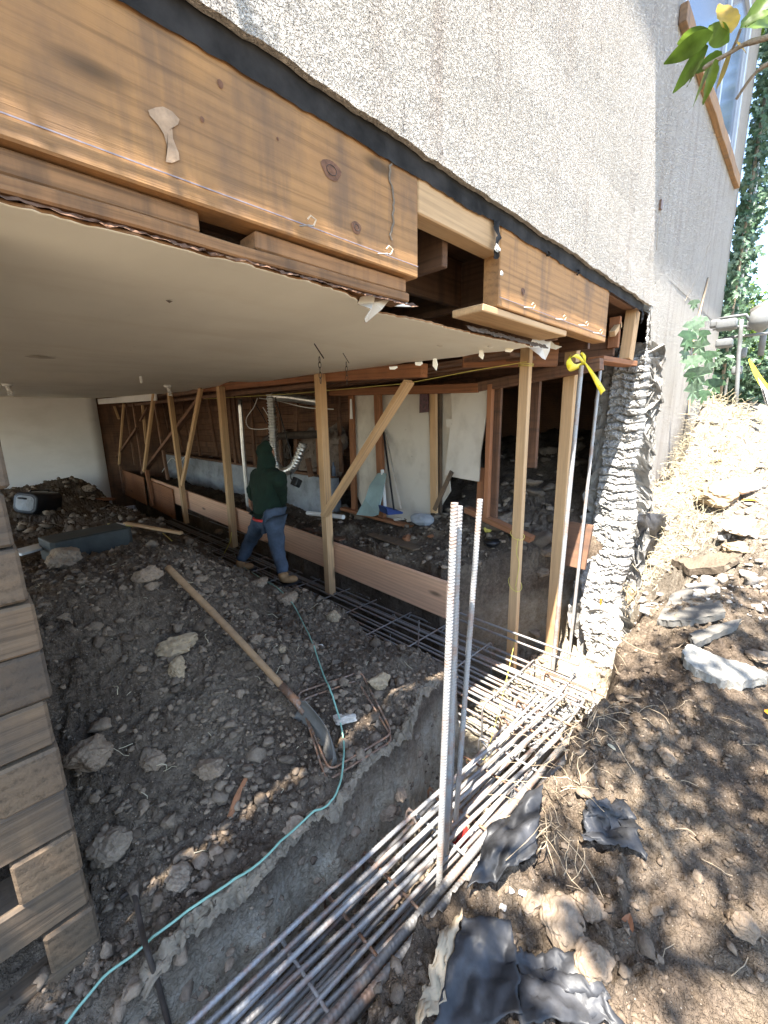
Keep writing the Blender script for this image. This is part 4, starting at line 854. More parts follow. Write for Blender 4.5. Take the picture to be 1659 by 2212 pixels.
# face on the far side of the head: nose, brows and chin are part of a small face piece
Vh = [(pel+Vector((0,0,.03)), (.145,.175)), (pel.lerp(che,.5), (.14,.165)), (che, (.145,.175)), (nek+Vector((-.01,0,-.03)), (.085,.10)), (hd+Vector((-.02,0,.01)), (.105,.108)), (hd+Vector((-.01,0,.09)), (.09,.095)),
      (shl+Vector((0,0,0)), .085), (ell, .064), (hal.lerp(ell,.12), .046), (shr, .085), (elr, .064), (har.lerp(elr,.12), .046), (pel+Vector((0,0,-.06)), (.14,.17)), (hd+Vector((.05,0,.10)), (.075,.08))]
Eh = [(12,0),(0,1),(1,2),(2,3),(3,4),(4,5),(5,13),(2,6),(6,7),(7,8),(2,9),(9,10),(10,11)]
h = skin('hooded_top', Vh, Eh, MT['hoodie'], 1, per)
dt = bpy.data.textures.new('folds', 'CLOUDS'); dt.noise_scale = .09; dt.noise_depth = 3; dm = h.modifiers.new('d', 'DISPLACE'); dm.texture = dt; dm.strength = .055; dm.texture_coords = 'GLOBAL'
hl, hr = hil.lerp(knl,.5), hir.lerp(knr,.5)
Vj = [(pel+Vector((0,0,.02)), (.125,.16)), (hil+Vector((0,.01,0)), .115), (hl, .098), (knl, .080), (knl.lerp(anl,.5), .072), (anl, .066), (hir, .115), (hr, .098), (knr, .080), (knr.lerp(anr,.5), .072), (anr, .064)]
Ej = [(0,1),(1,2),(2,3),(3,4),(4,5),(0,6),(6,7),(7,8),(8,9),(9,10)]
j = skin('jeans', Vj, Ej, MT['jeans'], 0, per); dm = j.modifiers.new('d', 'DISPLACE'); dm.texture = dt; dm.strength = .05; dm.texture_coords = 'GLOBAL'
for an, to in ((anl, tol), (anr, tor)):
    heel = an+Vector((-.03, 0, -.085)); b = skin('boot', [(an+Vector((0,0,.03)), .062), (an+Vector((0,0,-.03)), .060), (heel+Vector((.03,0,.02)), (.050,.052)), (heel+Vector((.12,.0,.0)), (.045,.052)), (heel+Vector((.20,0,-.01)), (.036,.046))], [(0,1),(1,2),(2,3),(3,4)], MT['boot'], 0, per)
    so_ = MB(); zz = heel.z-.045; cx, cy = heel.x, heel.y
    so_.tube([(cx-.03, cy, zz+.008), (cx+.22, cy, zz+.008)], .0, 4) if False else so_.box((cx-.05, cy-.045, zz-.012), (cx+.23, cy+.045, zz+.012)); s_ = so_.build('sole', MT['black'], b); bevel(s_, .01)
bl = [pel+Vector((.14*math.cos(a), .165*math.sin(a), -.035)) for a in np.linspace(0, 6.28, 24)]
MB().tube(bl, .016, 6).build('belt', MT['redp'], per, True)
# ================================================================== THINGS ON THE MOUND
# shovel
tail, soc, tip = hit(366,1250,.05), hit(640,1535,.06), hit(728,1655,.02)
tail.z += .02
sh = empty('shovel', tail); tag(sh, 'long handled shovel lying across the spoil mound with its blade down', 'shovel')
hd_ = smooth_path([tail, tail.lerp(soc, .5)+Vector((0, 0, .012)), tail.lerp(soc, .93)], 10)
MB().tube(hd_, [.0205-.002*i/len(hd_) for i in range(len(hd_))], 14).build('handle', MT['handle'], sh, True)
a0 = tail.lerp(soc, .90); MB().tube([a0, tail.lerp(soc, 1.0), soc.lerp(tip, .22)], [.0215, .020, .015], 14).build('socket', MT['tie'], sh, True)
ax_ = (tip-soc).normalized(); b0 = soc.lerp(tip, .12); Lb = (tip-b0).length; vw = ray(690,1600); sd_ = (vw-ax_*vw.dot(ax_)).normalized()*.80-ax_.cross(vw).normalized()*.60; sd_.normalize(); nrm = sd_.cross(ax_).normalized()
def blade(u, v):
    w = .095*(1 if v < .55 else math.sqrt(max(0, 1-((v-.55)/.45)**2))) if v > .06 else .075
    s_ = (u-.5)*2; return b0+ax_*Lb*v+sd_*w*s_+nrm*(.035*s_*s_-.02*math.sin(v*3.14)+(.012*math.exp(-(s_*4)**2)*(1-v)))
grid('blade', blade, 16, 22, MT['slab'], sh, .003)
# square stirrups lying on the mound
def ring_on(pix, r, label, lift=.012):
    P = [hit(u, v, lift) for u, v in pix]; n = Vector((0, 0, 1)); zs = [p.z for p in P]
    # straighten: fit plane through the corners
    A = np.array([[p.x, p.y, 1] for p in P]); c_, *_ = np.linalg.lstsq(A, np.array(zs), rcond=None); off = max(max(z_-(c_[0]*p.x+c_[1]*p.y+c_[2]) for p, z_ in zip(P, zs))*.35, 0)
    P = [Vector((p.x, p.y, c_[0]*p.x+c_[1]*p.y+c_[2]+off)) for p in P]; Q = []
    for i in range(len(P)):
        a, b_, c2 = P[i-1], P[i], P[(i+1) % len(P)]; e0 = b_+(a-b_).normalized()*.045; e1 = b_+(c2-b_).normalized()*.045
        for k in range(6): t_ = k/5; Q.append(e0*(1-t_)**2+b_*2*t_*(1-t_)+e1*t_*t_)
    Q.append(Q[0]); o = MB().tube(Q, r, 8, False).build('stirrup', MT['tie'], None, True); tag(o, label, 'stirrup', 'square hoops lying on the mound')
ring_on([(641,1508),(780,1456),(848,1596),(712,1671)], .0055, 'upper rusty square hoop lying on the mound by the shovel blade', .02)
ring_on([(650,1520),(772,1470),(850,1606),(705,1690)], .0055, 'lower rusty square hoop slightly offset under the other', .008)
# teal hose
hp = [(508,1216),(540,1238),(600,1275),(640,1322),(668,1380),(690,1440),(712,1500),(732,1560),(744,1620),(742,1680),(730,1735),(700,1785),(645,1835),(565,1885),(450,1950),(330,2040),(240,2120),(160,2215),(120,2260)]
P = [hit(u, v, .012) for u, v in hp]; P = smooth_path(P, 6)
for _ in range(8):
    P = [P[0]]+[(P[i-1]+P[i]*2+P[i+1])/4 for i in range(1, len(P)-1)]+[P[-1]]
    P = [Vector((p.x, p.y, max(p.z, S(p.x, p.y+.03)+.022, S(p.x, p.y)+.022))) for p in P]
o = MB().tube(P, .0045, 8).build('hose', MT['teal'], None, True); tag(o, 'thin teal hose curving down over the mound edge', 'hose')
# pry bar
P = [hit(262,1950,.02), hit(285,1940,.03), hit(297,1965,.04), hit(310,2030,.05), hit(325,2090,.06), hit(345,2150,.06), hit(372,2250,.04)]
o = MB().tube(smooth_path(P, 8), .0085, 8).build('pry_bar', MT['iron'], None, True); tag(o, 'bent dark steel rod with a hooked end in the lower left', 'pry bar')
# wood shard
P = [hit(497,1770,.012), hit(512,1730,.015), hit(530,1690,.012), hit(545,1655,.008)]
o = MB().tube(P, [.013,.014,.010,.003], 6).build('wood_shard', MT['red']); tag(o, 'splintered reddish wood shard on the dark clods', 'shard')
# rocks on the mound
for (u, v, s, mt, sd, lb) in ((378,1402,(.12,.075,.055),'stone',11,'big tan rock in the middle of the mound left of the shovel handle'),(385,1455,(.05,.045,.06),'stone',12,'tan stone just below the big tan rock'),
    (820,1478,(.055,.085,.05),'stone',13,'upright egg shaped tan rock beside the square hoops'),(743,1552,(.07,.05,.02),'wstone',14,'flat pale rock inside the square hoops'),(610,1405,(.03,.025,.02),'stone',15,'small pale stone touching the shovel handle'),
    (240,1830,(.075,.07,.05),'gstone',16,'large grey lump near the foot of the timber crib'),(200,1640,(.09,.07,.06),'clod',17,'big dark clod beside the crib'),(330,1650,(.05,.05,.04),'clod',18,'round dark clod up the mound from the crib'),
    (455,1665,(.07,.05,.035),'clod',19,'broad dark clod left of the wood shard'),(390,1900,(.045,.06,.03),'gstone',20,'oval grey stone above the teal hose'),(640,1790,(.06,.05,.03),'gstone',21,'grey clod by the bend of the teal hose'),
    (475,1150,(.10,.07,.05),'clod',22,'lump on the ridge in front of the worker boots'),(320,1250,(.08,.06,.05),'clod',23,'rounded clod on the mound ridge'),(140,1215,(.13,.10,.08),'gstone',24,'grey boulder behind the ridge beside the dark case'),
    (190,1060,(.16,.12,.08),'clod',25,'dark lump on top of the heap at the white wall'),(225,1055,(.12,.10,.09),'clod',26,'dark lump right of the topmost one at the white wall'),(550,1385,(.05,.04,.03),'clod',27,'clod above the shovel handle middle'),
    (620,1300,(.09,.07,.06),'clod',28,'clod at the trench edge below the boots'),(560,1265,(.10,.07,.05),'clod',29,'tan lump beside the left boot'),(720,1340,(.07,.06,.05),'stone',30,'tan lump on the trench edge past the hose'),
    (860,1715,(.045,.06,.03),'gstone',31,'rounded grey stone low on the trench slope'),(835,1760,(.05,.05,.03),'gstone',32,'angular grey stone at the bottom of the slope'),(590,1470,(.04,.03,.02),'clod',33,'flat clod left of the hoops'),(690,1400,(.03,.025,.015),'wstone',34,'pale flake of stone beside the hose')):
    dpt = proj(hit(u, v))[2]; o = rock('rock', hit(u, v), s, MT[mt], sd, 4, .28, sd*1.1, .3); tag(o, lb, 'rock')
# speaker
p = hit(88,1106); sp = empty('speaker', p+Vector((.0,0,.17))); tag(sp, 'large black portable speaker tipped on the heap by the white wall', 'speaker')
def rbox(w, d, h, r, n=6):
    pts = []
    for (sx, sz, a0) in ((1,1,0),(-1,1,90),(-1,-1,180),(1,-1,270)):
        for k in range(n+1): a = R(a0+90*k/n); pts.append((sx*(w/2-r)+r*math.cos(a), sz*(h/2-r)+r*math.sin(a)))
    mb = MB(); N = len(pts)
    for yy, sc in ((-d/2, .9), (-d/2+.02, 1), (d/2-.02, 1), (d/2, .9)): mb.v += [(x*sc, yy, z*sc) for x, z in pts]
    for l in range(3):
        for k in range(N): mb.f.append((l*N+k, l*N+(k+1) % N, (l+1)*N+(k+1) % N, (l+1)*N+k))
    mb.f += [tuple(reversed(range(N))), tuple(3*N+k for k in range(N))]; return mb
def lp(o, loc=(0,0,0)): o.parent = sp; o.matrix_parent_inverse = Matrix.Identity(4); o.location = loc; return o
lp(rbox(.36,.66,.34,.10).build('case', MT['black'], None, True))
e = rbox(.33,.03,.31,.09); lp(e.build('end_ring', MT['grille'], None, True), (0,-.325,0)); lp(rbox(.27,.03,.25,.07).build('end_grille', MT['stem'], None, True), (0,-.335,0))
hb = MB().tube([(0,-.25,.16),(0,-.22,.20),(0,.22,.20),(0,.25,.16)], .014, 8); lp(hb.build('handle', MT['black'], None, True))
lp(rbox(.13,.02,.03,.012).build('port_slot', MT['black'], None, True), (-.03,-.352,.075))
sp.rotation_euler = (R(-8), R(10), R(-38))
# dark case and light board behind the ridge
p = Y_(190,1172,4.45); o = rbox(.62,.34,.20,.012,2).build('dark_case', MT['blackmat']); o.location = p; o.rotation_euler = (0, 0, R(8)); tag(o, 'dark grey oblong case lying in the dip behind the mound', 'case')
lie_ = plank('loose_board', Y_(32,1196,4.3), Y_(262,1132,5.9), .10, .02, MT['white'], None, (0, -.5, 1)); tag(lie_, 'bright white board running under the dark case', 'board')
o = plank('loose_board', Y_(270,1130,6.0), Y_(392,1152,5.0), .05, .03, MT['pine'], None, (0, 0, 1)); tag(o, 'thin pale lath beside the trench behind the mound', 'board')
o = rock('cardboard_piece', hit(232,1080), (.22,.12,.03), MT['red'], 41, 3, .2, .3, .2); tag(o, 'brown torn cardboard piece on the far heap', 'cardboard')
for k, pxs in enumerate(([(233,1135),(290,1140),(330,1143),(352,1155),(372,1172)], [(500,1150),(497,1170),(487,1190),(478,1207)])):
    P = [hit(u, v, .02) for u, v in pxs] if k == 0 else [X_(u, v, 2.62) for u, v in pxs]
    o = MB().tube(smooth_path(P, 6), .006, 6).build('electric_lead', MT['string'], None, True); tag(o, ['yellow cord lying over the dark case and mound', 'yellow cord hanging beside the post left of the worker'][k], 'cord')
# ceiling fittings
for k, (u, v, y, lb) in enumerate(((17,838,7.0,'leftmost white spiral bulb hanging from the ceiling'),(363,834,6.1,'white spiral bulb near the ceiling edge above the braces'))):
    c = Y_(u, v, y); c.z = ceil_z(y)-.01; f = empty('ceiling_bulb', c); tag(f, lb, 'light bulb', 'spiral bulbs on the ceiling')
    MB().tube([c, c+Vector((0,0,-.025)), c+Vector((0,0,-.035))], [.055,.05,.03], 14).build('base', MT['white'], f, True)
    MB().tube([c+Vector((0,0,-.03)), c+Vector((.01,0,-.085))], [.022,.022], 12).build('socket', MT['white'], f, True)
    P = [c+Vector((.012+.022*math.cos(a), .022*math.sin(a), -.09-.012*a/3.14)) for a in np.linspace(0, 12.5, 40)]; MB().tube(P, .0065, 7).build('spiral_tube', MT['white'], f, True)
for k, (u, v, u2, v2, y, lb) in enumerate(((679,747,690,826,2.15,'nearer dark hook with a long chain under the ceiling'),(741,766,754,840,2.35,'farther small hook with a thin chain under the ceiling'))):
    c = Y_(u, v, y); f = empty('ceiling_hook', c); tag(f, lb, 'hook', 'hooks with chains on the ceiling'); s = .030-.006*k
    MB().tube([c+Vector((.0+s*1.1*(1-math.cos(a)), 0, -s*.9+s*1.3*math.cos(a)*1)) for a in np.linspace(0, 5.2, 22)], .0035-.001*k, 8).build('hook', MT['iron'], f, True)
    mb = MB(); n = 5; top = c+Vector((s*1.1, 0, -s*2.2))
    for q in range(n):
        cc = top+Vector((0, 0, -.030*q-.01)); a_ = q % 2*1.57+.5; L = [cc+Vector((math.cos(a_)*.009*math.cos(t_), math.sin(a_)*.009*math.cos(t_), .019*math.sin(t_))) for t_ in np.linspace(0, 6.28, 13)]; mb.tube(L, .0022-.0006*k, 6, False)
    mb.build('chain', MT['iron'], f, True)
    if k == 1: pass
c = Y_(303,903-60+0,5.0)
o = MB().box((-.012,-.003,-.07), (.012,.003,0)).build('hanging_tag', MT['white']); q_ = Y_(303,808+4,5.0); o.location = (q_.x, q_.y, ceil_z(5.0)-.005); tag(o, 'tiny white tag hanging from the ceiling between the bulbs', 'tag')
def patchc(u, v, y, w, mt):
    c = Y_(u, v, y); c.z = ceil_z(y)-.006; pts = [c+Vector((w*random.uniform(.6,1)*math.cos(a), w*.6*random.uniform(.6,1)*math.sin(a), 0)) for a in np.linspace(0, 6.0, 14)]
    o = MB().add([c+Vector((0,0,-.008))]+pts, [(0, i+1, (i+1) % 14+1) for i in range(14)]).build('plaster_scab', MT[mt], house)
patchc(85,765,3.9,.10,'dry'); patchc(360,605,1.75,.015,'insul'); patchc(950,715,1.7,.03,'dry'); patchc(1060,700,1.5,.03,'dry')
# yellow string from the second post along the header, and windings on the front post
o = MB().tube([Y_(1138,750,1.60)+Vector((-.03,-.02,-.11)), X_(1020,801,3.0), X_(880,828,2.9), X_(640,850,2.9), X_(440,862,2.9)], .0032, 5).build('string', MT['string']); tag(o, 'long taut yellow string running under the header', 'string')
fp = Y_(1138,750,1.60); ys = empty('yellow_string', fp+Vector((0,-.06,-1.2))); tag(ys, 'yellow string wound round the front pale post and trailing into the trench', 'string')
for zz, dz in ((.40,.0),(-.955,.03),(-1.39,.05),(.39,.004)):
    P = [Vector((fp.x+.056*math.cos(a), fp.y+.056*math.sin(a), zz+dz*math.sin(a+.6))) for a in np.linspace(0, 6.28, 17)]; MB().tube(P, .0026, 5, False).build('winding', MT['string'], ys, True)
MB().tube(smooth_path([Vector((fp.x-.045,fp.y-.03,-.97)), Vector((fp.x-.06,fp.y-.03,-1.09)), Vector((fp.x-.035,fp.y-.045,-1.2)), Vector((fp.x-.05,fp.y-.03,-1.39))], 6), .0026, 5).build('loose_strand', MT['string'], ys, True)
MB().tube(smooth_path([Vector((fp.x-.04,fp.y-.03,-1.40)), Vector((fp.x-.045,fp.y-.05,-1.85)), Z_(1060,1600,-1.95), Z_(1035,1640,-1.98), Z_(1000,1640,-1.98)], 8), .0022, 5).build('loose_strand', MT['string'], ys, True)
# yellow tape tied on the second post
tpm = MB()
def ribbon(P, W, name='yellow_tape', twist=0):
    P = smooth_path(P, 6); N = len(P); mb = MB()
    for i, p in enumerate(P):
        w = W*(1 if i < N*.8 else 1) if not isinstance(W, (list,)) else float(np.interp(i/(N-1), np.linspace(0, 1, len(W)), W)); a = .5+twist*i/N; d = Vector((math.cos(a)*.75, -math.sin(a)*.3, .45)).normalized()
        mb.v += [tuple(p-d*w/2), tuple(p+d*w*.0+Vector((0,-.008*math.sin(i*.9),0))), tuple(p+d*w/2)]
    for i in range(N-1):
        for q in (0, 1): mb.f.append((i*3+q, i*3+q+1, i*3+q+4, i*3+q+3))
    return mb
yy = 1.31; tpo = empty('caution_tape', Y_(1250,775,yy)); tag(tpo, 'yellow plastic tape knotted round the pale post and fluttering down', 'tape')
for P, W, tw in (([Y_(1232,768,yy), Y_(1228,780,yy-.01), Y_(1236,794,yy-.02), Y_(1252,790,yy), Y_(1262,782,yy)], [.03,.05,.06,.05,.02], 2), ([Y_(1230,775,yy), Y_(1245,768,yy-.02), Y_(1262,784,yy-.01)], [.04,.05,.02], 0),
                 ([Y_(1255,762,yy), Y_(1263,772,yy-.01), Y_(1262,788,yy)], [.03,.03,.012], 1), ([Y_(1262,782,yy-.02), Y_(1275,800,yy-.03), Y_(1290,825,yy-.03), Y_(1303,848,yy-.04)], [.012,.035,.055,.065], .3)):
    o = ribbon(P, W, twist=tw).build('ribbon', MT['yellow'], tpo, True); m_ = o.modifiers.new('s', 'SOLIDIFY'); m_.thickness = .0008
MB().box(tuple(Y_(1296,832,yy-.055)+Vector((-.012,0,-.003))), tuple(Y_(1296,832,yy-.055)+Vector((.014,.002,.003)))).build('printed_mark', MT['black'], tpo)
# ================================================================== RIGHT BANK
for (u, v, s, mt, sd, rot, lb) in ((1590,1190,(.14,.09,.05),'stone',55,.6,'brown edged rock on the sunlit bank'),(1545,1080,(.26,.18,.12),'stone',56,.5,'large pale rock below the dry grass'),(1600,1055,(.2,.14,.08),'wstone',57,.1,'pale rock right of the large one'),
    (1360,1300,(.10,.05,.16),'stone',58,.2,'tan stone wedged between the pier and the black membrane'),(1215,1995,(.085,.07,.05),'gstone',59,.5,'big grey clod in the lower right, half in the sun'),(1150,1950,(.05,.04,.03),'gstone',60,.1,'clod behind the big one in the lower right'),(1275,1965,(.05,.045,.04),'clod',61,.8,'clod right of the big grey one'),
    (1105,1925,(.016,.014,.012),'wstone',62,0,'small white stone near the black membrane'),(1130,1930,(.016,.015,.012),'wstone',63,0,'small grey white stone right of the other'),(1085,1962,(.014,.013,.012),'wstone',64,0,'tiny pale stone at the membrane edge'),(1320,1330,(.05,.04,.05),'wstone',65,0,'pale broken concrete bit below the pier'),
    (1280,2085,(.06,.05,.04),'clod',66,0,'dark clod in the bottom right corner of the bank'),(1440,1640,(.05,.04,.03),'clod',67,0,'clod in the dappled shade right of the bars'),(1600,2000,(.05,.045,.035),'clod',68,0,'dark clod near the right edge of the picture'),(1640,1420,(.09,.06,.03),'gstone',69,0,'flat stone at the right edge above the pale slab'),(1600,1140,(.2,.12,.05),'wstone',70,.3,'white flat stone in full sun')):
    o = rock('rock' if mt != 'slab' else 'flat_slab', hit(u, v), s, MT[mt], sd, 4, .22 if mt != 'slab' else .08, rot, .3 if mt != 'slab' else .1); tag(o, lb, 'rock' if mt != 'slab' else 'slab')
def slab(name, pix, th, mat, label, amp=.006):
    H_ = [hit(u, v) for u, v in pix]; A = np.array([[p.x, p.y, 1] for p in H_]); c_, *_ = np.linalg.lstsq(A, np.array([p.z for p in H_]), rcond=None); ctr = sum(H_, Vector())/len(H_)
    P = []
    for i in range(len(H_)):
        a, b_ = H_[i], H_[(i+1) % len(H_)]
        for k in range(7): p = a.lerp(b_, k/7); P.append(p+Vector((random.uniform(-1, 1), random.uniform(-1, 1), 0))*amp)
    pl_ = lambda p, d: Vector((p.x, p.y, c_[0]*p.x+c_[1]*p.y+c_[2]+d+.030)); n = len(P); mb = MB(); R_ = 5
    for r_ in range(R_+1):
        for p in P:
            q = ctr.lerp(p, 1-r_/(R_+.5)); mb.v.append(tuple(pl_(q, th+mnoise.noise(q*9)*.003+mnoise.noise(q*45)*.002)))
    for r_ in range(R_):
        for k in range(n): mb.f.append((r_*n+k, r_*n+(k+1) % n, (r_+1)*n+(k+1) % n, (r_+1)*n+k))
    mb.f.append(tuple(R_*n+k for k in range(n))); b0 = len(mb.v)
    for p in P: q = p+(p-ctr)*random.uniform(-.03, .03); mb.v.append(tuple(pl_(q, th*.4)))
    for p in P: mb.v.append(tuple(pl_(p, -.02)))
    for k in range(n): k2 = (k+1) % n; mb.f += [(k2, k, b0+k, b0+k2), (b0+k2, b0+k, b0+n+k, b0+n+k2)]
    o = mb.build(name, MT[mat]); tag(o, label, 'slab'); return o
slab('flat_slab', [(1418,1352),(1450,1296),(1505,1278),(1546,1270),(1556,1312),(1562,1346),(1490,1352),(1445,1362)], .022, 'slab', 'flat grey slab with dappled light on the bank')
slab('flat_slab', [(1488,1388),(1530,1366),(1600,1346),(1588,1372),(1540,1392),(1500,1402)], .016, 'slab', 'narrow flat grey slab just below the bigger one')
slab('broken_slab', [(1470,1432),(1488,1412),(1515,1414),(1560,1438),(1605,1450),(1650,1472),(1655,1488),(1600,1494),(1545,1484),(1500,1466),(1478,1448)], .026, 'slabp', 'long pale rough slab of broken stucco on the bank', .008)
slab('broken_slab', [(1450,1230),(1490,1210),(1560,1205),(1600,1222),(1560,1240),(1490,1246)], .035, 'gstone', 'layered grey rock lying on the sunlit bank', .008)
# membranes
def drape(name, f, nu, nv, label, mat='membrane', cat='membrane', lift=.015, th=.003):
    """f(u,v)->image point on the ground; the sheet lies over the terrain with folds"""
    P = {}; mb = MB()
    for j in range(nv+1):
        for i in range(nu+1):
            x, y, dz_ = f(i/nu, j/nv); z0 = max(S(x+a_, y+b__) for a_ in (-.045, 0, .045) for b__ in (-.045, 0, .045))
            mb.v.append((x, y, z0+lift+dz_))
    for _ in range(3):
        Vn = list(mb.v)
        for j in range(nv+1):
            for i in range(nu+1):
                nb_ = [mb.v[jj*(nu+1)+ii][2] for jj in (max(j-1, 0), j, min(j+1, nv)) for ii in (max(i-1, 0), i, min(i+1, nu))]; q = mb.v[j*(nu+1)+i]; Vn[j*(nu+1)+i] = (q[0], q[1], sum(nb_)/9)
        mb.v = Vn
    mb.f = [(j*(nu+1)+i, j*(nu+1)+i+1, (j+1)*(nu+1)+i+1, (j+1)*(nu+1)+i) for j in range(nv) for i in range(nu)]
    o = mb.build(name, MT[mat], None, True); m_ = o.modifiers.new('s', 'SOLIDIFY'); m_.thickness = th; tag(o, label, cat); return o
def quadf(a, b, c, d, fold=.02, sd=1, jag=.03):
    a, b, c, d = [Vector((p[0], p[1])) for p in (a, b, c, d)]
    def f(u, v):
        p = (a*(1-u)+b*u)*(1-v)+(d*(1-u)+c*u)*v; n = edge_n(u*3+v, sd, 3, jag)
        return p.x+n, p.y+edge_n(v*3-u, sd+1, 3, jag), fold*(mnoise.noise(Vector((u*2+sd, v*2.5, 0)))+.2*mnoise.noise(Vector((u*6+sd, v*5, 2)))+.5)
    return f
def G(u, v): p = hit(u, v); return (p.x, p.y)
drape('membrane_sheet', quadf(G(1000,2015), G(1105,2010), G(1125,2240), G(935,2260), .035, 201, .02), 26, 26, 'dark blue black membrane roll end in the lower middle')
drape('membrane_sheet', quadf(G(1115,2070), G(1255,2085), G(1340,2260), G(1115,2260), .012, 205, .03), 26, 26, 'flat black membrane sheet at the bottom edge right of the roll')
drape('membrane_sheet', quadf(Z_(1055,1850,-1.62), Z_(1170,1775,-1.58), Z_(1150,1905,-1.55), Z_(1010,1990,-1.62), .05, 209, .02), 30, 26, 'black membrane folded over the trench edge', lift=.03)
drape('membrane_sheet', quadf(G(1265,1755), G(1345,1760), G(1395,1865), G(1255,1850), .03, 213, .04), 22, 22, 'sun flecked piece of membrane half buried in the bank')
drape('torn_underlay', quadf(G(955,2040), G(1000,2005), G(945,2230), G(890,2250), .02, 217, .03), 14, 26, 'torn tan strip of underlay along the black membrane', 'root', 'underlay', .02)
# crumpled upright membrane by the pier
def mem(u, v):
    L = np.interp(v, [0,.2,.45,.7,1], [1372,1372,1370,1352,1322]); Rr = np.interp(v, [0,.2,.45,.7,1], [1440,1428,1412,1385,1332]); W = np.interp(v, [0,.2,.45,.7,1], [1108,1160,1240,1330,1452])
    uu = L+(Rr-L)*u+edge_n(v*2, 221, 3, 14)*(1-u)+edge_n(v*2, 222, 3, 10)*u
    y = .98-.12*u+.04*v; p = Y_(uu, W, 1.0); k = mnoise.noise(Vector((u*2, v*6, 5)))*.09+mnoise.noise(Vector((u*4, v*13, 9)))*.045
    return Vector((p.x, p.y+k-.06*u-.03, p.z))
o = grid('membrane_strip', mem, 24, 80, MT['membrane'], None, .003); tag(o, 'crumpled shiny grey membrane hanging beside the concrete pier', 'membrane')
# dried slurry crust hanging over the cut edge of the mound
def crust(u, v):
    x = .12+1.72*u; y = 1.40
    while y > 1.0 and S(x, y) > -1.72: y -= .006
    dr = .008+.06*abs(mnoise.fractal(Vector((x*5, 3, 0)), 1, 2, 3))+.06*max(0, mnoise.noise(Vector((x*11, 5, 0))))+.03*max(0, mnoise.noise(Vector((x*41, 5, 0)))); zt = S(x, y+.07)+.012
    if v < .35: t_ = v/.35; yy_ = y+(.015+.04*abs(mnoise.noise(Vector((x*4, 9, 1)))))*(1-t_)+.012; return (x, yy_+edge_n(x, 231, 9, .02)*(1-t_), max(S(x, yy_), zt-.03)+.008)
    t_ = (v-.35)/.65; return (x+edge_n(x+t_, 232, 5, .008), y+.015-.022*t_+mnoise.noise(Vector((x*6, t_*2, 2)))*.010, zt-.012-dr*t_+.008*mnoise.noise(Vector((x*30, t_*6, 3))))
o = grid('slurry_crust', crust, 420, 18, MT['slurry'], None, .005, False); tag(o, 'jagged pale grey slurry crust hanging over the cut edge of the mound', 'crust')
# roots and straw
def strands(name, n, cen, spread, L, r, mat, label, seed, grav=.5, upb=.3, kind='stuff'):
    rr = random.Random(seed); mb = MB()
    for _ in range(n):
        c = cen(rr); x, y = c[0]+rr.gauss(0, spread), c[1]+rr.gauss(0, spread*.6); z0 = S(x, y) if len(c) < 3 else c[2]+rr.gauss(0, spread); p = Vector((x, y, z0+.01)); d = Vector((rr.gauss(0, 1), rr.gauss(0, 1), rr.uniform(0, upb*2))).normalized(); P = [p.copy()]
        l = L*rr.uniform(.4, 1.3)/5
        for k in range(5):
            p = p+d*l; d = (d+Vector((rr.gauss(0, .35), rr.gauss(0, .35), rr.gauss(-grav*.4, .25)))).normalized(); P.append(p.copy())
        mb.tube(P, r*rr.uniform(.6, 1.3), 4, False)
    o = mb.build(name, MT[mat], None, True); tag(o, label, name.replace('_', ' '), kind=kind); return o
edge = [hit(u, v) for u, v in ((1300,1490),(1320,1460),(1345,1400),(1280,1560),(1255,1600),(1240,1660),(1360,1340),(1370,1300),(1400,1240))]
strands('roots', 150, lambda r: tuple(r.choice(edge)), .07, .22, .0017, 'root', 'tangle of pale roots along the trench edge below the membrane', 31, .6, .2)
strands('roots', 60, lambda r: tuple(r.choice([hit(1200,1800), hit(1180,1850), hit(1240,1720), hit(1120,1780)])), .06, .17, .0016, 'root', 'curled roots on the bank above the black membrane', 32, .5, .2)
strands('dry_grass', 1300, lambda r: (r.uniform(4.3, 7.2), r.uniform(.5, 1.12)), .10, .26, .0019, 'straw', 'dry straw coloured grass at the foot of the house wall', 33, .35, .7)
strands('dry_grass', 350, lambda r: (r.uniform(5.5, 8), r.uniform(-.1, .9)), .12, .28, .0022, 'straw', 'sunbleached grass further along the bank', 34, .35, .8)
strands('twigs', 120, lambda r: (r.uniform(1.2, 5.5), r.uniform(-.8, .5)), .05, .14, .0014, 'root', 'thin dry twigs strewn on the shaded bank', 35, .6, .15)
strands('twigs', 50, lambda r: (r.uniform(.2, 1.9), r.uniform(1.4, 3.2)), .05, .10, .0016, 'straw', 'bits of straw on the spoil mound', 36, .6, .15)
# ================================================================== LEAVES, IVY, TREE
LV = [(0,0,0),(.18,.16,.03),(.18,-.16,.03),(.5,.22,.05),(.5,-.22,.05),(.5,0,-.02),(.82,.11,.0),(.82,-.11,.0),(1,0,-.06),(.18,0,-.02),(.82,0,-.04)]
LF = [(0,9,1),(0,2,9),(1,9,5,3),(9,2,4,5),(3,5,10,6),(5,4,7,10),(6,10,8),(10,7,8)]
IV = [(0,0,0),(.05,.32,.03),(.30,.50,.0),(.38,.22,.05),(.72,.30,0),(.66,.10,.03),(1,0,-.06),(.66,-.10,.03),(.72,-.30,0),(.38,-.22,.05),(.30,-.50,0),(.05,-.32,.03),(.4,0,-.03)]
IF = [(12,i,i+1) for i in range(0,11)]+[(12,11,0)]
def leafmat(p, d, n, s):
    d = d.normalized(); n = (n-d*n.dot(d)); n = n.normalized() if n.length > 1e-4 else d.orthogonal().normalized(); y = n.cross(d); m_ = Matrix((d, y, n)).transposed()
    return lambda v: tuple(p+m_@(Vector(v)*s))
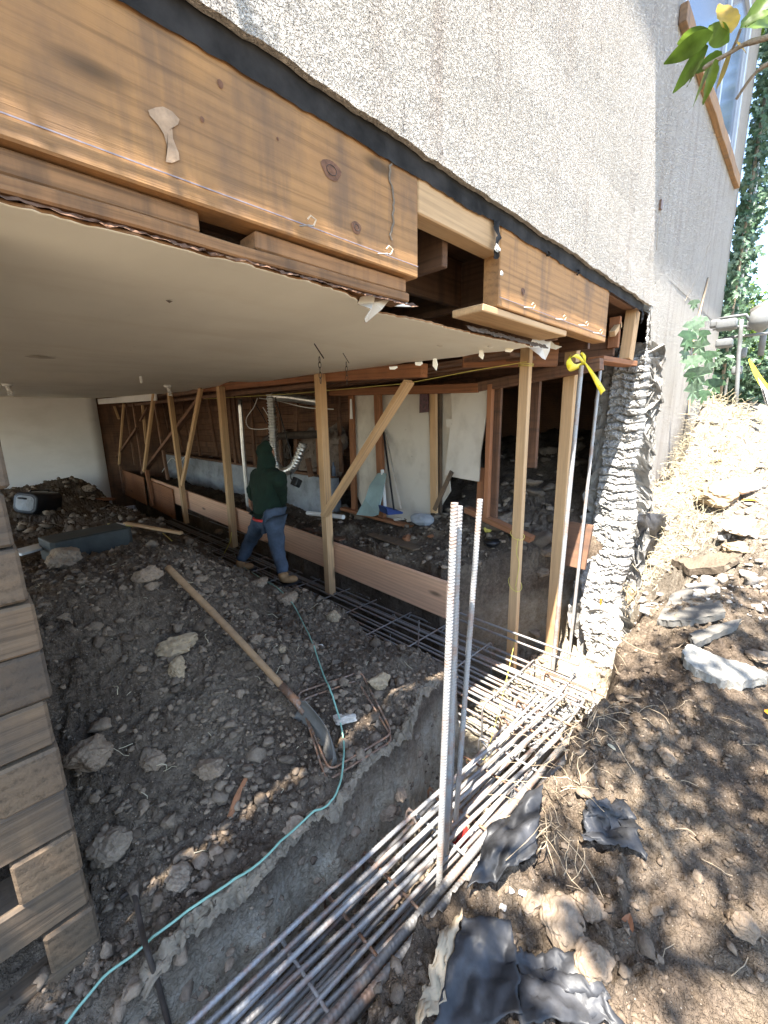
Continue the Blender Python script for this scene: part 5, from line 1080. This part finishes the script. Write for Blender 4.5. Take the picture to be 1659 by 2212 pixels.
def leaf_mesh(items, shape='L'):
    mb = MB(); Vv, Ff = (LV, LF) if shape == 'L' else (IV, IF)
    for p, d, n, s in items: f = leafmat(p, d, n, s); mb.add([f(v) for v in Vv], Ff)
    return mb
rv = lambda r: Vector((r.gauss(0, 1), r.gauss(0, 1), r.gauss(0, 1)))
# overhanging tree: its crown shades the bank, one twig comes into the picture
tr = empty('tree', (.9, -2.4, -1.5)); tag(tr, 'broad leaved tree whose leafy twig hangs into the upper right corner', 'tree')
def limb(P, r0, r1, name='limb', n=8):
    P = smooth_path(P, 6); return MB().tube(P, [r0+(r1-r0)*i/(len(P)-1) for i in range(len(P))], n).build(name, MT['bark'], tr, True)
limb([(.9,-2.4,-1.8),(.8,-2.3,0),(.7,-2.1,1.6),(.4,-1.8,2.6)], .13, .08, 'trunk', 12)
limb([(.7,-2.1,1.6),(1.3,-1.5,2.4),(2.2,-.9,3.2),(3.2,-.4,3.8)], .06, .015); limb([(.4,-1.8,2.6),(-.3,-1,3.2),(-1,-.2,3.6)], .06, .015); limb([(.6,-2,2.0),(1.4,-1.9,2.2),(1.9,-1.1,1.9),(2.0,-.35,1.32)], .03, .006)
limb([(.4,-1.8,2.6),(.3,-1.2,3.4),(.6,-.4,4.2)], .05, .012); limb([(.5,-1.9,2.4),(-.6,-1.6,2.9),(-1.6,-.8,3.1)], .04, .012)
def inframe(p, mg=30):
    u, v, d = proj(p); return d > .05 and -mg < u < 1659+mg and -mg < v < 2212+mg
SUN = Vector((.39, .12, -1)).normalized()
rt = random.Random(77); items = []
def shade_targets(r):
    """points to be shaded, so the crown sits between them and the sun"""
    q = r.random()
    if q < .34: return Vector((r.uniform(-.7, .95), r.uniform(.3, 1.4), -1.7)), 1
    if q < .60: return Vector((r.uniform(-.1, 1.95), r.uniform(1.22, 1.42), -1.6)), 1
    if q < .90: return Vector((r.uniform(.9, 3.6), r.uniform(-1.2, .62), -1.45)), 2
    return Vector((r.uniform(2.5, 7), r.uniform(-2.5, -.2), -1.1)), 3
cl = []
while len(cl) < 470:
    tg, kd = shade_targets(rt); H_ = rt.uniform(2.6, 4.2); t_ = (H_-tg.z)/-SUN.z; p = tg-SUN*t_
    if p.y > 1.163-.12*(p.z-.56)-.035: continue
    cl.append((p, rt.uniform(.10, .24)))
for p0, rad in cl:
    for _ in range(26):
        p = p0+rv(rt)*rad*.55
        if inframe(p) or p.y > 1.163-.12*(p.z-.56)-.005: continue
        d = rv(rt); d.z -= .5; items.append((p, d, rv(rt)+Vector((0, 0, 1.2)), rt.uniform(.07, .13)))
o = leaf_mesh(items).build('crown', MT['leaf'], tr, True)
# the visible twig: about 1.1 m away
D = 1.15
def tw(u, v, d=D):
    r_ = ray(u, v); return r_*d
MB().tube(smooth_path([tw(1720,50), tw(1659,80), tw(1610,95), tw(1570,118), tw(1530,140), tw(1518,150)], 5), [.0042]*10+[.0032]*15+[.002]*1, 6).build('twig', MT['bark'], tr, True)
MB().tube(smooth_path([tw(1720,120), tw(1659,138), tw(1625,165), tw(1590,215)], 5), [.0035]*8+[.0022]*8, 6).build('twig', MT['bark'], tr, True)
MB().tube([tw(1580,112), tw(1592,85), tw(1600,62)], .0022, 6).build('twig', MT['bark'], tr, True)
vis = [((1560,120),(1500,150),.01,'leaf',.3),((1610,60),(1668,-25),.0,'leaf',-.3),((1575,90),(1530,60),.02,'leaf',.8),((1540,135),(1500,215),.03,'leaf',-.1),((1540,70),(1445,130),.0,'leaf',.5),((1530,100),(1462,185),.02,'leaf',.2),((1520,130),(1486,178),.0,'leaf',-.4),((1545,128),(1526,212),-.02,'leaf',.6),((1580,112),(1552,178),.02,'yleaf',.2),((1598,62),(1690,10),-.01,'leaf',.9),((1578,72),(1562,2),.03,'yleaf',-.7),((1600,60),(1690,40),.05,'leaf',.1),((1530,62),(1470,95),.03,'leaf',1.2),((1588,92),(1612,108),0,'yleaf',.4)]
for k, (a, b_, dd, mt, rl) in enumerate(vis):
    p, q = tw(*a, D+dd), tw(*b_, D+dd*2+.03); d = q-p; L = d.length; d.normalize(); view = -p.normalized(); n = (view+Vector((0, 0, .6))+view.cross(d)*rl).normalized()
    mb = MB(); nn = 12; y = n.cross(d).normalized(); L *= 1.12; W = L*.19
    for i in range(nn+1):
        t_ = i/nn; w = W*math.sin(math.pi*t_**.8)**.8 if 0 < t_ < 1 else .001; bend = -.12*L*t_*t_
        for sgn in (-1, -.5, 0, .5, 1): mb.v.append(tuple(p+d*L*t_+n*(bend+abs(sgn)*w*.35+.0012*math.sin(t_*26)*abs(sgn))+y*w*sgn))
    for i in range(nn):
        for c_ in range(4): mb.f.append((i*5+c_, i*5+c_+1, i*5+c_+6, i*5+c_+5))
    o = mb.build('leaf', MT[mt], tr, True)
    if mt == 'yleaf': o['label'] = 'yellowing curled leaf'
# ivy on the corner
iv = empty('ivy_vine', (8.6, 1.1, 0)); tag(iv, 'ivy climbing beyond the house corner along the pale downpipe', 'ivy')
MB().tube([(8.66,1.05,-.1),(8.66,1.05,2.2),(8.7,1.04,4.4)], .022, 8).build('stem', MT['bark'], iv, True)
ri = random.Random(9); it = []; it2 = []
for k in range(2500):
    z = ri.uniform(.6, 5.4); w = .75+.3*math.sin(z*1.7+1); p = Vector((8.60+ri.uniform(-.08, .9), 1.16-abs(ri.gauss(0, .20))*w, z)); it.append((p, Vector((ri.gauss(0, .4)-.2, ri.gauss(0, .4), -1)), Vector((-1, -.6, .3))+rv(ri)*.5, ri.uniform(.06, .14)))
    if k % 3 == 0: it2.append(it.pop())
leaf_mesh(it, 'I').build('leaves', MT['ivy'], iv); leaf_mesh(it2, 'I').build('pale_leaves', MT['ivyp'], iv)
o = MB().tube([(8.9,1.02,.3),(8.9,1.02,5.2)], .016, 10).build('downpipe', MT['white'], None, True); tag(o, 'thin pale downpipe at the far house corner', 'pipe')
# large ivy leaves in the sun by the wall foot
iv2 = empty('ivy_vine', (6.3, 1.0, .2)); tag(iv2, 'ivy with large sunlit leaves growing up the foot of the wall', 'ivy')
MB().tube(smooth_path([Y_(1488,900,1.10), Y_(1490,860,1.12), Y_(1500,800,1.12), Y_(1498,740,1.14), Y_(1508,690,1.15), Y_(1530,600,1.15)], 5), .012, 6).build('stem', MT['root'], iv2, True)
for k, (u, v, s, mt) in enumerate(((1500,700,.20,'yl'),(1488,722,.22,'g'),(1512,742,.2,'y'),(1498,775,.24,'y'),(1530,765,.24,'g'),(1508,800,.26,'y'),(1500,835,.25,'y'),(1545,825,.28,'g'),(1520,850,.2,'g'),(1485,745,.14,'g'),(1515,690,.16,'y'),(1535,790,.18,'y'),(1492,812,.14,'g'),(1480,765,.12,'y'),(1500,655,.12,'y'),(1520,720,.16,'g'))):
    p = Y_(u, v-8, .92+.02*(k % 5)); d = Vector((ri.gauss(-.1, .35), 0, -1)); o = leaf_mesh([(p, d, Vector((-1, -.8, .6))+rv(ri)*.4, s)], 'I').build('leaf', MT['ivyp' if 'y' in mt else 'ivy'], iv2)
# ivy mass on the bank behind the meters
def bush(name, cen, rad, n, smin, smax, mats, label, cat, seed, shape='L', trunk=True):
    r = random.Random(seed); e = empty(name, (cen[0], cen[1], cen[2]-rad[2])); tag(e, label, cat)
    lob = [(Vector((r.gauss(0, .45)*rad[0], r.gauss(0, .45)*rad[1], r.gauss(0, .45)*rad[2])), r.uniform(.25, .5)) for _ in range(14)]; its = [[] for _ in mats]
    for k in range(n):
        c, s = lob[r.randrange(len(lob))]; q = rv(r).normalized(); p = Vector(cen)+c+Vector((q.x*rad[0], q.y*rad[1], q.z*rad[2]))*s*r.uniform(.75, 1.1); its[k % len(mats)].append((p, rv(r)+Vector((0, 0, -.6)), q+rv(r)*.5+Vector((0, 0, .5)), r.uniform(smin, smax)))
    for m_, i_ in zip(mats, its): leaf_mesh(i_, shape).build('foliage', MT[m_], e)
    b0 = Vector((cen[0], cen[1], cen[2]-rad[2]*1.2)); mb = MB().tube([b0, Vector(cen)-Vector((0, 0, rad[2]*.3)), Vector(cen)+Vector((.1, .1, rad[2]*.4))], [.06, .045, .015], 7)
    for _ in range(6): c, s = r.choice(lob); mb.tube([Vector(cen)-Vector((0, 0, rad[2]*.3)), Vector(cen)+c*.5, Vector(cen)+c], [.03, .02, .008], 6)
    mb.build('trunk', MT['bark'], e, True)
bush('bush', (11.5, 1.2, 1.5), (1.6, 1.4, 1.3), 3200, .10, .2, ['leaf', 'ivy'], 'dense bright green bush behind the gas meters', 'bush', 41)
bush('tree', (17, 2.4, 11.5), (3.5, 3, 3.2), 2600, .22, .4, ['ivy', 'leaf'], 'dark leaved tree behind the house corner, against the sky', 'tree', 42)
bush('bush', (9.8, 1.0, .6), (.7, .6, .6), 900, .08, .15, ['ivyp', 'ivy'], 'ivy clump behind the pale meters', 'bush', 43, 'I')
bush('tree', (22, 1.2, 2.2), (3.5, 3, 2.2), 2600, .22, .4, ['leaf', 'ivyp'], 'distant light green tree low against the sky', 'tree', 44)
# meters and pipes in the sun
def MP(u, v, y): return Y_(u, v, y)
mt_ = empty('gas_meter', (7.2, .6, .2)); tag(mt_, 'pale grey gas meter with pipes standing at the wall foot', 'meter')
c1 = X_(1640, 722, 7.0)
MB().tube([c1+Vector((0,0,.02)), c1+Vector((0,0,.10)), c1+Vector((0,0,.13)), c1+Vector((0,0,.26)), c1+Vector((0,0,.30))], [.02,.11,.12,.11,.04], 24).build('regulator_dome', MT['meter'], mt_, True)
for pth, r_ in (([X_(1548,690,7.3), X_(1580,684,7.3), X_(1612,680,7.3), X_(1618,690,7.3)], .018), ([X_(1602,690,7.1), X_(1600,720,7.1), X_(1596,762,7.1), X_(1592,840,7.1), X_(1588,900,7.1)], .022), ([X_(1560,732,7.2), X_(1600,726,7.2), X_(1659,720,7.2)], .018), ([X_(1540,712,7.3), X_(1580,706,7.3), X_(1640,704,7.3)], .014)):
    MB().tube(pth, r_, 12).build('pipe', MT['meter'], mt_, True)
for (u, v, s) in ((1570,702,(.11,.10,.06)),(1565,742,(.10,.08,.05)),(1604,762,(.045,.04,.06)),(1628,702,(.06,.06,.05)),(1592,800,(.05,.05,.05)),(1545,700,(.05,.05,.05))):
    o = rbox(s[0]*2, s[1]*2, s[2]*2, min(s)*.5, 3).build('meter_body', MT['meter'], mt_, True); c = X_(u, v, 7.15); o.matrix_parent_inverse = Matrix.Translation(-Vector(mt_.location)); o.location = c
m2 = empty('gas_meter', (8.4, .9, .2)); tag(m2, 'second grey meter with a dark cap behind, at the picture edge', 'meter')
c2 = X_(1655, 690, 8.6); MB().tube([c2, c2+Vector((0,0,.16)), c2+Vector((0,0,.26))], [.2,.2,.05], 20).build('cap', MT['slab'], m2, True); MB().tube([c2+Vector((0,0,-.5)), c2], .04, 10).build('pipe', MT['meter'], m2, True)
o = ribbon([X_(1618,776,6.6), X_(1630,800,6.6), X_(1645,825,6.6), X_(1665,850,6.6)], [.03,.10,.12,.12]).build('yellow_ribbon', MT['yellow'], None, True); tag(o, 'yellow plastic ribbon hanging from the gas meter', 'ribbon')
tg = empty('paper_notice', X_(1650,860,6.4)); tag(tg, 'white paper notice with black print at the picture edge', 'notice')
qs = [X_(1637,815,6.4), X_(1662,850,6.4), X_(1672,885,6.38), X_(1655,878,6.4)]
MB().add(qs, [(0,1,2,3)]).build('sheet', MT['white'], tg)
for k in range(5):
    a = qs[0].lerp(qs[3], .3+.12*k)+Vector((-.01, 0, 0)); b_ = a+(qs[1]-qs[0])*.35; MB().tube([a+(qs[1]-qs[0])*.12, b_], .004, 4).build('print_line', MT['black'], tg)
# fallen leaves
for k, (u, v, s, mt) in enumerate(((1650,1540,.09,'orange'),(1345,2043,.09,'red'),(1600,1085,.14,'orange'),(1545,1098,.10,'orange'),(1215,1150,.0,'orange'),(1530,1230,.05,'orange'),(1560,1000,.12,'orange'),(1330,1630,.05,'straw'),(1345,1790,.04,'straw'),(1240,1215,.0,'ivyp'))):
    if s <= 0: continue
    p = hit(u, v, .02); o = leaf_mesh([(p, Vector((ri.gauss(0,1), ri.gauss(0,1), .15)), Vector((0, 0, 1))+rv(ri)*.3, s)]).build('fallen_leaf', MT[mt], None)
    tag(o, ['orange leaf at the right picture edge on shaded soil','brown curled leaf low on the dark bank','orange brown leaf in the bright straw','small orange leaf near the pale rocks','','orange fleck of leaf on the sunlit stones','rust coloured leaf under the dry grass','straw coloured leaf beside the bars','pale curled leaf by the buried membrane',''][k], 'leaf')
# orange paint spot on the pier
p = Y_(1296,1300-15+0,1.03); o = rock('orange_fleck', Y_(1298,1300,1.05), (.022,.006,.035), MT['orange'], 95, 3, .5, 0, .5); tag(o, 'small orange fleck on the lower concrete pier', 'fleck')
# ================================================================== CAMERA, LIGHT, SKY
cam = bpy.data.cameras.new('camera'); co_ = bpy.data.objects.new('camera', cam); C.objects.link(co_)
mm = Matrix(((M3[0][0], -M3[0][1], -M3[0][2], 0), (M3[1][0], -M3[1][1], -M3[1][2], 0), (M3[2][0], -M3[2][1], -M3[2][2], 0), (0, 0, 0, 1)))
co_.matrix_world = mm; cam.sensor_fit = 'VERTICAL'; cam.sensor_height = 36; cam.lens = FPX/2212*36; cam.clip_start = .02; cam.clip_end = 500
bpy.context.scene.camera = co_
sl = bpy.data.lights.new('sun', 'SUN'); sl.energy = 5.0; sl.angle = R(.55); sl.color = (1, .95, .87); so3 = bpy.data.objects.new('sun', sl); C.objects.link(so3)
so3.rotation_euler = (-SUN).to_track_quat('Z', 'Y').to_euler(); so3.location = (-3, -1, 8)
w = bpy.data.worlds.new('World'); bpy.context.scene.world = w; w.use_nodes = True; nt = w.node_tree; bg = nt.nodes['Background']; sk = nt.nodes.new('ShaderNodeTexSky'); sk.sky_type = 'NISHITA'; sk.sun_disc = False
D_ = -SUN; sk.sun_elevation = math.asin(D_.z); sk.sun_rotation = math.atan2(D_.x, D_.y); sk.air_density = 1.0; sk.dust_density = .6
nt.links.new(sk.outputs[0], bg.inputs[0]); bg.inputs[1].default_value = .125
sc = bpy.context.scene; sc.view_settings.view_transform = 'Standard'; sc.view_settings.look = 'None'; sc.view_settings.exposure = 2.6; sc.view_settings.gamma = 1
sc.cycles.use_denoising = True; sc.cycles.max_bounces = 10; sc.cycles.diffuse_bounces = 7; sc.cycles.glossy_bounces = 3; sc.cycles.transmission_bounces = 4; sc.cycles.sample_clamp_indirect = 8; sc.cycles.caustics_reflective = False; sc.cycles.caustics_refractive = False
